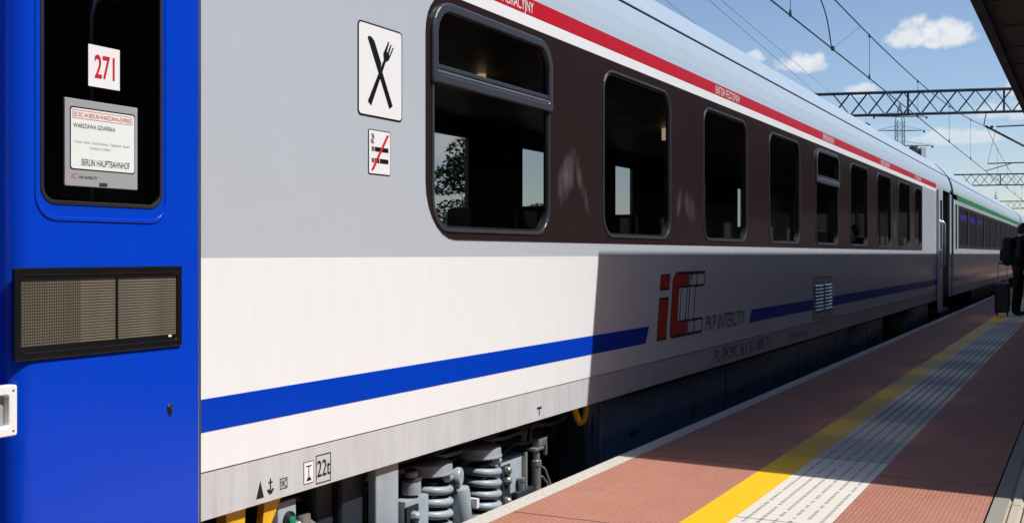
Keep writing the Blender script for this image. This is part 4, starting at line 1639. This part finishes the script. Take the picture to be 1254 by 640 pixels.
def pylon():
    b = pix(1102, 311, 300)
    cx, cy = b.x, b.y
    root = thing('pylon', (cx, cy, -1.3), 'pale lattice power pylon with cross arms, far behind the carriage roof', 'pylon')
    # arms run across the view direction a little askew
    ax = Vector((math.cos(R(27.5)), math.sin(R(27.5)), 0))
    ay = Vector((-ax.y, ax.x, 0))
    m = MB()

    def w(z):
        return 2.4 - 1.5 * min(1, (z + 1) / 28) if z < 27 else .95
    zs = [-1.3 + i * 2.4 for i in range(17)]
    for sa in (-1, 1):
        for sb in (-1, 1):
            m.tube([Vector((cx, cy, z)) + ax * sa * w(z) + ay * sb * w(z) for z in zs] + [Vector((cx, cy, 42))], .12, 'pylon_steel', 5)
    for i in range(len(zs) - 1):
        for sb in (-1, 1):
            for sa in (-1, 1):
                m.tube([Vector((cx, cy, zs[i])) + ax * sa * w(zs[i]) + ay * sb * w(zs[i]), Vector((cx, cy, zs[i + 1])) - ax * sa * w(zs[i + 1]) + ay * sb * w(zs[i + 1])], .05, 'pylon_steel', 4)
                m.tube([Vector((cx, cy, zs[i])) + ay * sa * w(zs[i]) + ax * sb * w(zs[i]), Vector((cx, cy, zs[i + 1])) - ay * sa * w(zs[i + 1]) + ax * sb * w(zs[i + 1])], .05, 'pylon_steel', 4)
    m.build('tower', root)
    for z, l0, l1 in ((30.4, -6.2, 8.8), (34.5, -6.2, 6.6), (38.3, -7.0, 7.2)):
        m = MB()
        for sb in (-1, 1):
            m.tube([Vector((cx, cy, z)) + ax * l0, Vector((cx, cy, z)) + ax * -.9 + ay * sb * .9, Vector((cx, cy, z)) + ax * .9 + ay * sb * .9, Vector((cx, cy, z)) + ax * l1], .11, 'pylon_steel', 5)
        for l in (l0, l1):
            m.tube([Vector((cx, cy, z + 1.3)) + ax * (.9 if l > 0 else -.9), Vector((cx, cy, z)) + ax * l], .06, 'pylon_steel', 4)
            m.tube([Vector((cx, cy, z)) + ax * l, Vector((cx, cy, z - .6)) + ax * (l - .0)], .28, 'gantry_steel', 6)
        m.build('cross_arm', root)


pylon()


def tower_block():
    p = pix(1121, 311, 330)
    root = thing('tower_block', (p.x, p.y, -1.3), 'distant dark tower block with a white edge, top showing above the train roof', 'building')
    ax = Vector((math.cos(R(27.5)), math.sin(R(27.5)), 0))
    ay = Vector((-ax.y, ax.x, 0))
    zt = 32.2

    def blk(m, a0, a1, b0, b1, z0, z1, mat):
        vs = [Vector((p.x, p.y, z)) + ax * a + ay * b for a in (a0, a1) for b in (b0, b1) for z in (z0, z1)]
        m.face_set(vs, [(0, 1, 3, 2), (4, 6, 7, 5), (0, 4, 5, 1), (2, 3, 7, 6), (0, 2, 6, 4), (1, 5, 7, 3)], mat)
    m = MB()
    blk(m, -6, 1.6, 0, 14, -1.3, zt, 'dark_facade')
    m.build('wall', root)
    m = MB()
    blk(m, 1.7, 3.1, -.3, 13, -1.3, zt + .6, 'pale_facade')
    m.build('white_wall', root)
    m = MB()
    blk(m, -3.6, -1.0, 4, 8, zt, zt + 1.0, 'dark_facade')
    blk(m, 1.0, 2.2, 4, 8, zt + .7, zt + 1.6, 'dark_facade')
    m.build('roof_plant', root)
    for i in range(10):
        m = MB()
        z = 1.5 + i * 2.9
        for a in (-5.0, -2.9, -.8):
            blk(m, a, a + 1.3, -.06, -.01, z, z + 1.4, 'frame_grey')
        m.build('window', root)


tower_block()


def leaf_cloud(m, clumps, n, size, mat, rng):
    for (c, r, h) in clumps:
        for _ in range(n):
            while True:
                v = Vector((rng.uniform(-1, 1), rng.uniform(-1, 1), rng.uniform(-1, 1)))
                if v.length < 1:
                    break
            v = v.normalized() * (v.length ** .45)
            p = Vector(c) + Vector((v.x * r, v.y * r, v.z * h))
            a = Vector((rng.uniform(-1, 1), rng.uniform(-1, 1), rng.uniform(-.6, .6))).normalized() * size * rng.uniform(.6, 1.3)
            b = a.cross(Vector((rng.uniform(-1, 1), rng.uniform(-1, 1), 1))).normalized() * size * .6
            m.face_set([p - a, p - b * .8, p + a, p + b * .8], [(0, 1, 2, 3)], mat)


def tree(x, y, h, label, seed, category='tree'):
    rng = random.Random(seed)
    root = thing('broadleaf_tree', (x, y, -1.35), label, category, 'trees beyond the tracks')
    m = MB()
    z0 = -1.35
    m.tube([(x, y, z0), (x + .1, y, z0 + h * .2), (x, y + .15, z0 + h * .45), (x, y, z0 + h * .85)], [h * .028, h * .022, h * .015, .03], 'bark', 8)
    cl = []
    for i in range(13):
        a = rng.uniform(0, 6.28)
        t = rng.uniform(.32, .95)
        rr_ = h * .26 * math.sin(math.pi * (t * .8 + .12)) * rng.uniform(.4, 1.1)
        c = (x + math.cos(a) * rr_, y + math.sin(a) * rr_, z0 + h * t)
        m.tube([(x, y, z0 + h * max(.25, t - .18)), c], [.05, .015], 'bark', 5)
        cl.append((c, h * rng.uniform(.10, .16), h * rng.uniform(.08, .12)))
    m.build('trunk', root)
    m = MB()
    leaf_cloud(m, cl, 260, h * .022, 'leaves_green', rng)
    m.build('crown', root)


# seen through the far windows of the dining carriage
for i, (x, y, h, lab) in enumerate(((-24, 41.5, 4.6, 'broadleaf tree seen through the left side of the first dining window'), (-31, 62, 5.5, 'small broadleaf tree behind the train, seen through dining windows'),
                                    (-40, 88, 8, 'tall broadleaf tree behind the train near the second dining window'), (-52, 92, 13, 'farthest broadleaf tree behind the train'))):
    tree(x, y, h, lab, 30 + i)


def spruce(px, Z, ztop, label, seed):
    rng = random.Random(seed)
    p = pix(px, 311, Z)
    root = thing('spruce_tree', (p.x, p.y, -1.35), label, 'tree', 'conifers at the end of the train')
    m = MB()
    m.tube([(p.x, p.y, -1.35), (p.x, p.y, ztop - .3)], [.3, .03], 'bark', 7)
    m.build('trunk', root)
    m = MB()
    z = 1.5
    while z < ztop:
        t = (z + 1.35) / (ztop + 1.35)
        rad = (1 - t) * ztop * .26 + .12
        for k in range(12):
            a = 6.283 * k / 12 + rng.uniform(-.3, .3)
            l = rad * rng.uniform(.6, 1.15)
            d = Vector((math.cos(a), math.sin(a), 0))
            s = Vector((-d.y, d.x, 0))
            b0 = Vector((p.x, p.y, z))
            tip = b0 + d * l + Vector((0, 0, -.32 * l))
            mid = b0 + d * l * .5 + Vector((0, 0, -.1 * l))
            m.face_set([b0, mid + s * l * .22, tip, mid - s * l * .22], [(0, 1, 2, 3)], 'needles')
            m.face_set([b0, mid + Vector((0, 0, l * .13)), tip, mid - Vector((0, 0, l * .2))], [(0, 1, 2, 3)], 'needles')
        z += .42
    m.build('crown', root)


spruce(1219.5, 190, 12.1, 'small dark spruce rising above the roof of the far carriages', 4)
spruce(1247, 230, 9.6, 'low dark spruce at the right edge behind the far gantry', 9)


def noise_wall():
    root = thing('station_wall', (-20, 40, -1.35), 'long low concrete wall behind the tracks, glimpsed through the dining windows', 'wall')
    m = MB()
    m.box(-20.2, -20, -20, 140, -1.35, 1.6, 'concrete_wall')
    m.build('panels', root)
    m = MB()
    m.box(-20.3, -19.9, -20, 140, 1.6, 1.72, 'pale_facade')
    m.build('coping', root)


noise_wall()


def bird():
    p = pix(1062, 153.5, 40)
    root = thing('bird', p, 'small dark bird in the air between train roof and pylon', 'bird')
    m = MB()
    m.tube([p + Vector((-.13, 0, .0)), p + Vector((-.07, 0, .015)), p, p + Vector((.07, 0, .02)), p + Vector((.11, 0, .03))], [.012, .045, .055, .035, .01], 'cloth_black', 8)
    for s in (-1, 1):
        m.face_set([p + Vector((-.05, s * .03, .02)), p + Vector((.05, s * .03, .02)), p + Vector((.02, s * .16, .09)), p + Vector((-.05, s * .26, .06))], [(0, 1, 2, 3)], 'cloth_black')
    m.build('body', root)


bird()

# ------------------------------------------------------------------ person with luggage


def skin_mesh(name, joints, edges, root_i, mat, parent, sub=2):
    me = bpy.data.meshes.new(name)
    off = parent.location
    me.from_pydata([tuple(Vector(j[:3]) - off) for j in joints], edges, [])
    o = bpy.data.objects.new(name, me)
    COL.objects.link(o)
    sk = o.modifiers.new('skin', 'SKIN')
    sk.use_smooth_shade = True
    for i, j in enumerate(joints):
        v = me.skin_vertices[0].data[i]
        v.radius = (j[3], j[4] if len(j) > 4 else j[3])
        v.use_root = i == root_i
    sb = o.modifiers.new('sub', 'SUBSURF')
    sb.levels = sb.render_levels = sub
    dg = bpy.context.evaluated_depsgraph_get()
    m2 = bpy.data.meshes.new_from_object(o.evaluated_get(dg))
    bpy.data.objects.remove(o)
    m2.materials.clear()
    m2.materials.append(MATS[mat])
    for p in m2.polygons:
        p.use_smooth = True
    o = bpy.data.objects.new(name, m2)
    COL.objects.link(o)
    o.parent = parent
    return o


def person():
    bx, by = -1.20, 22.9
    root = thing('person', (bx, by, 0), 'dark-clothed person standing on the platform at the right edge', 'person')

    def P(x, y, z, r, r2=None):
        return (bx + x, by + y, z, r, r2 or r)
    # facing +x, slightly stooped, forearms raised in front
    J = [P(0, 0, .93, .135, .15), P(.01, 0, 1.08, .125, .155), P(.02, 0, 1.25, .13, .175), P(.05, 0, 1.40, .09, .14), P(.075, 0, 1.47, .055), P(.10, 0, 1.52, .055), P(.115, 0, 1.585, .085, .078), P(.12, 0, 1.65, .075, .07),
         P(.0, .10, .86, .095), P(.03, .11, .50, .065), P(-.01, .11, .12, .05), P(.0, .11, .05, .045), P(.14, .12, .035, .035),
         P(.0, -.10, .86, .095), P(-.02, -.11, .50, .065), P(-.07, -.11, .12, .05), P(-.06, -.11, .05, .045), P(.08, -.13, .035, .035),
         P(.05, .20, 1.36, .07), P(.02, .25, 1.08, .052), P(.26, .16, 1.10, .04),
         P(.05, -.20, 1.36, .07), P(.02, -.25, 1.08, .052), P(.26, -.16, 1.12, .04)]
    E = [(0, 1), (1, 2), (2, 3), (3, 4), (4, 5), (5, 6), (6, 7), (0, 8), (8, 9), (9, 10), (10, 11), (11, 12), (0, 13), (13, 14), (14, 15), (15, 16), (16, 17), (3, 18), (18, 19), (19, 20), (3, 21), (21, 22), (22, 23)]
    body = skin_mesh('body', J, E, 0, 'cloth_black', root)
    # skin on head and neck
    me = body.data
    me.materials.append(MATS['skin'])
    for p in me.polygons:
        if p.center.z > 1.50:
            p.material_index = 1
    # hands: palm and five fingers each, closed round a phone
    for s in (1, -1):
        w = Vector((bx + .27, by + .155 * s, 1.115))
        m = MB()
        m.tube([w - Vector((.02, 0, 0)), w + Vector((.03, -.01 * s, .01)), w + Vector((.085, -.03 * s, .025))], [.026, .034, .032], 'skin', 10)
        for i in range(4):
            b0 = w + Vector((.08, -.03 * s, .045 - i * .018))
            l = (.030, .034, .032, .025)[i]
            m.tube([b0, b0 + Vector((l, -.012 * s, .004)), b0 + Vector((l * 1.3, -.035 * s, .004)), b0 + Vector((l * .9, -.055 * s, .002))], [.009, .0085, .008, .006], 'skin', 8)
        b0 = w + Vector((.03, -.02 * s, .04))
        m.tube([b0, b0 + Vector((.025, -.02 * s, .022)), b0 + Vector((.05, -.035 * s, .022))], [.011, .010, .007], 'skin', 8)
        m.build('hand', root)
    # head details
    hx = Vector((bx + .118, by, 1.61))
    m = MB()
    for i in range(420):
        rng = random.Random(i)
        a, e = rng.uniform(0, 6.283), rng.uniform(-.35, 1.57)
        d = Vector((math.cos(a) * math.cos(e), math.sin(a) * math.cos(e), math.sin(e)))
        if d.x > .35 and d.z < .62:
            continue
        c = hx + Vector((d.x * .108, d.y * .088, d.z * .115 + .005))
        t = Vector((-.3, 0, -1)) + Vector((rng.uniform(-.4, .4), rng.uniform(-.4, .4), 0))
        t = (t - d * t.dot(d)).normalized()
        m.tube([c, c + t * .03 + d * .004, c + t * .06], [.012, .011, .003], 'hair', 5)
    m.build('hair', root)
    m = MB()
    m.tube([hx + Vector((.086, 0, .012)), hx + Vector((.108, 0, -.018)), hx + Vector((.09, 0, -.026))], [.007, .013, .01], 'skin', 8)
    for s in (-1, 1):
        m.tube([hx + Vector((.0, s * .078, .012)), hx + Vector((-.008, s * .09, -.005)), hx + Vector((.0, s * .080, -.028))], [.010, .012, .007], 'skin', 8)
        m.lathe(hx + Vector((.078, s * .03, .012)), (1, s * .2, 0), [(.010, 0), (.007, .006), (.002, .008)], 'sign_black', 10)
    m.tube([hx + Vector((.083, -.022, -.052)), hx + Vector((.091, 0, -.052)), hx + Vector((.083, .022, -.052))], .004, 'seat_red', 6)
    m.build('face', root)
    bp = thing('backpack', (bx - .2, by, 1.0), 'bulky black backpack worn by the dark figure at the right edge', 'backpack')
    m = MB()
    m.bbox(bx - .27, bx - .08, by - .17, by + .17, .94, 1.47, 'cloth_navy', .07, 4)
    m.bbox(bx - .31, bx - .25, by - .12, by + .12, 1.02, 1.25, 'cloth_navy', .035, 3)
    m.build('pack', bp)
    for s in (-1, 1):
        m = MB()
        m.tube([(bx - .14, by + .12 * s, 1.42), (bx - .02, by + .14 * s, 1.47), (bx + .14, by + .13 * s, 1.40), (bx + .16, by + .14 * s, 1.2), (bx - .02, by + .18 * s, 1.04), (bx - .14, by + .14 * s, 1.03)], .02, 'cloth_navy', 8)
        m.build('strap', bp)
    ph = MB()
    ph.bbox(bx + .365, bx + .375, by - .04, by + .04, 1.09, 1.24, 'black_trim', .004)
    ph.build('phone', None, label='small black phone held up in both hands by the dark figure', category='phone')
    # suitcase standing on the yellow line to the left of the figure
    sx, sy = -1.44, 22.7
    sc = thing('suitcase', (sx, sy, 0), 'black upright suitcase with extended handle, standing beside the dark figure', 'suitcase')
    m = MB()
    m.bbox(sx - .15, sx + .11, sy - .12, sy + .12, .06, .62, 'suitcase_black', .04, 3)
    for i in range(5):
        m.bbox(sx - .12 + i * .048, sx - .10 + i * .048, sy - .126, sy - .11, .1, .58, 'suitcase_black', .003)
    m.build('shell', sc)
    m = MB()
    for dx in (-.09, .05):
        m.tube([(sx + dx, sy + .09, .6), (sx + dx, sy + .09, .97)], .009, 'aluminium', 8)
    m.tube([(sx - .10, sy + .09, .98), (sx + .06, sy + .09, .98)], .016, 'suitcase_black', 8)
    m.build('handle', sc)
    for dx in (-.11, .07):
        for dy in (-.08, .08):
            m = MB()
            m.lathe((sx + dx - .012, sy + dy, .03), (1, 0, 0), [(.02, 0), (.03, .004), (.03, .02), (.02, .024)], 'rubber', 14)
            m.build('wheel', sc)


person()
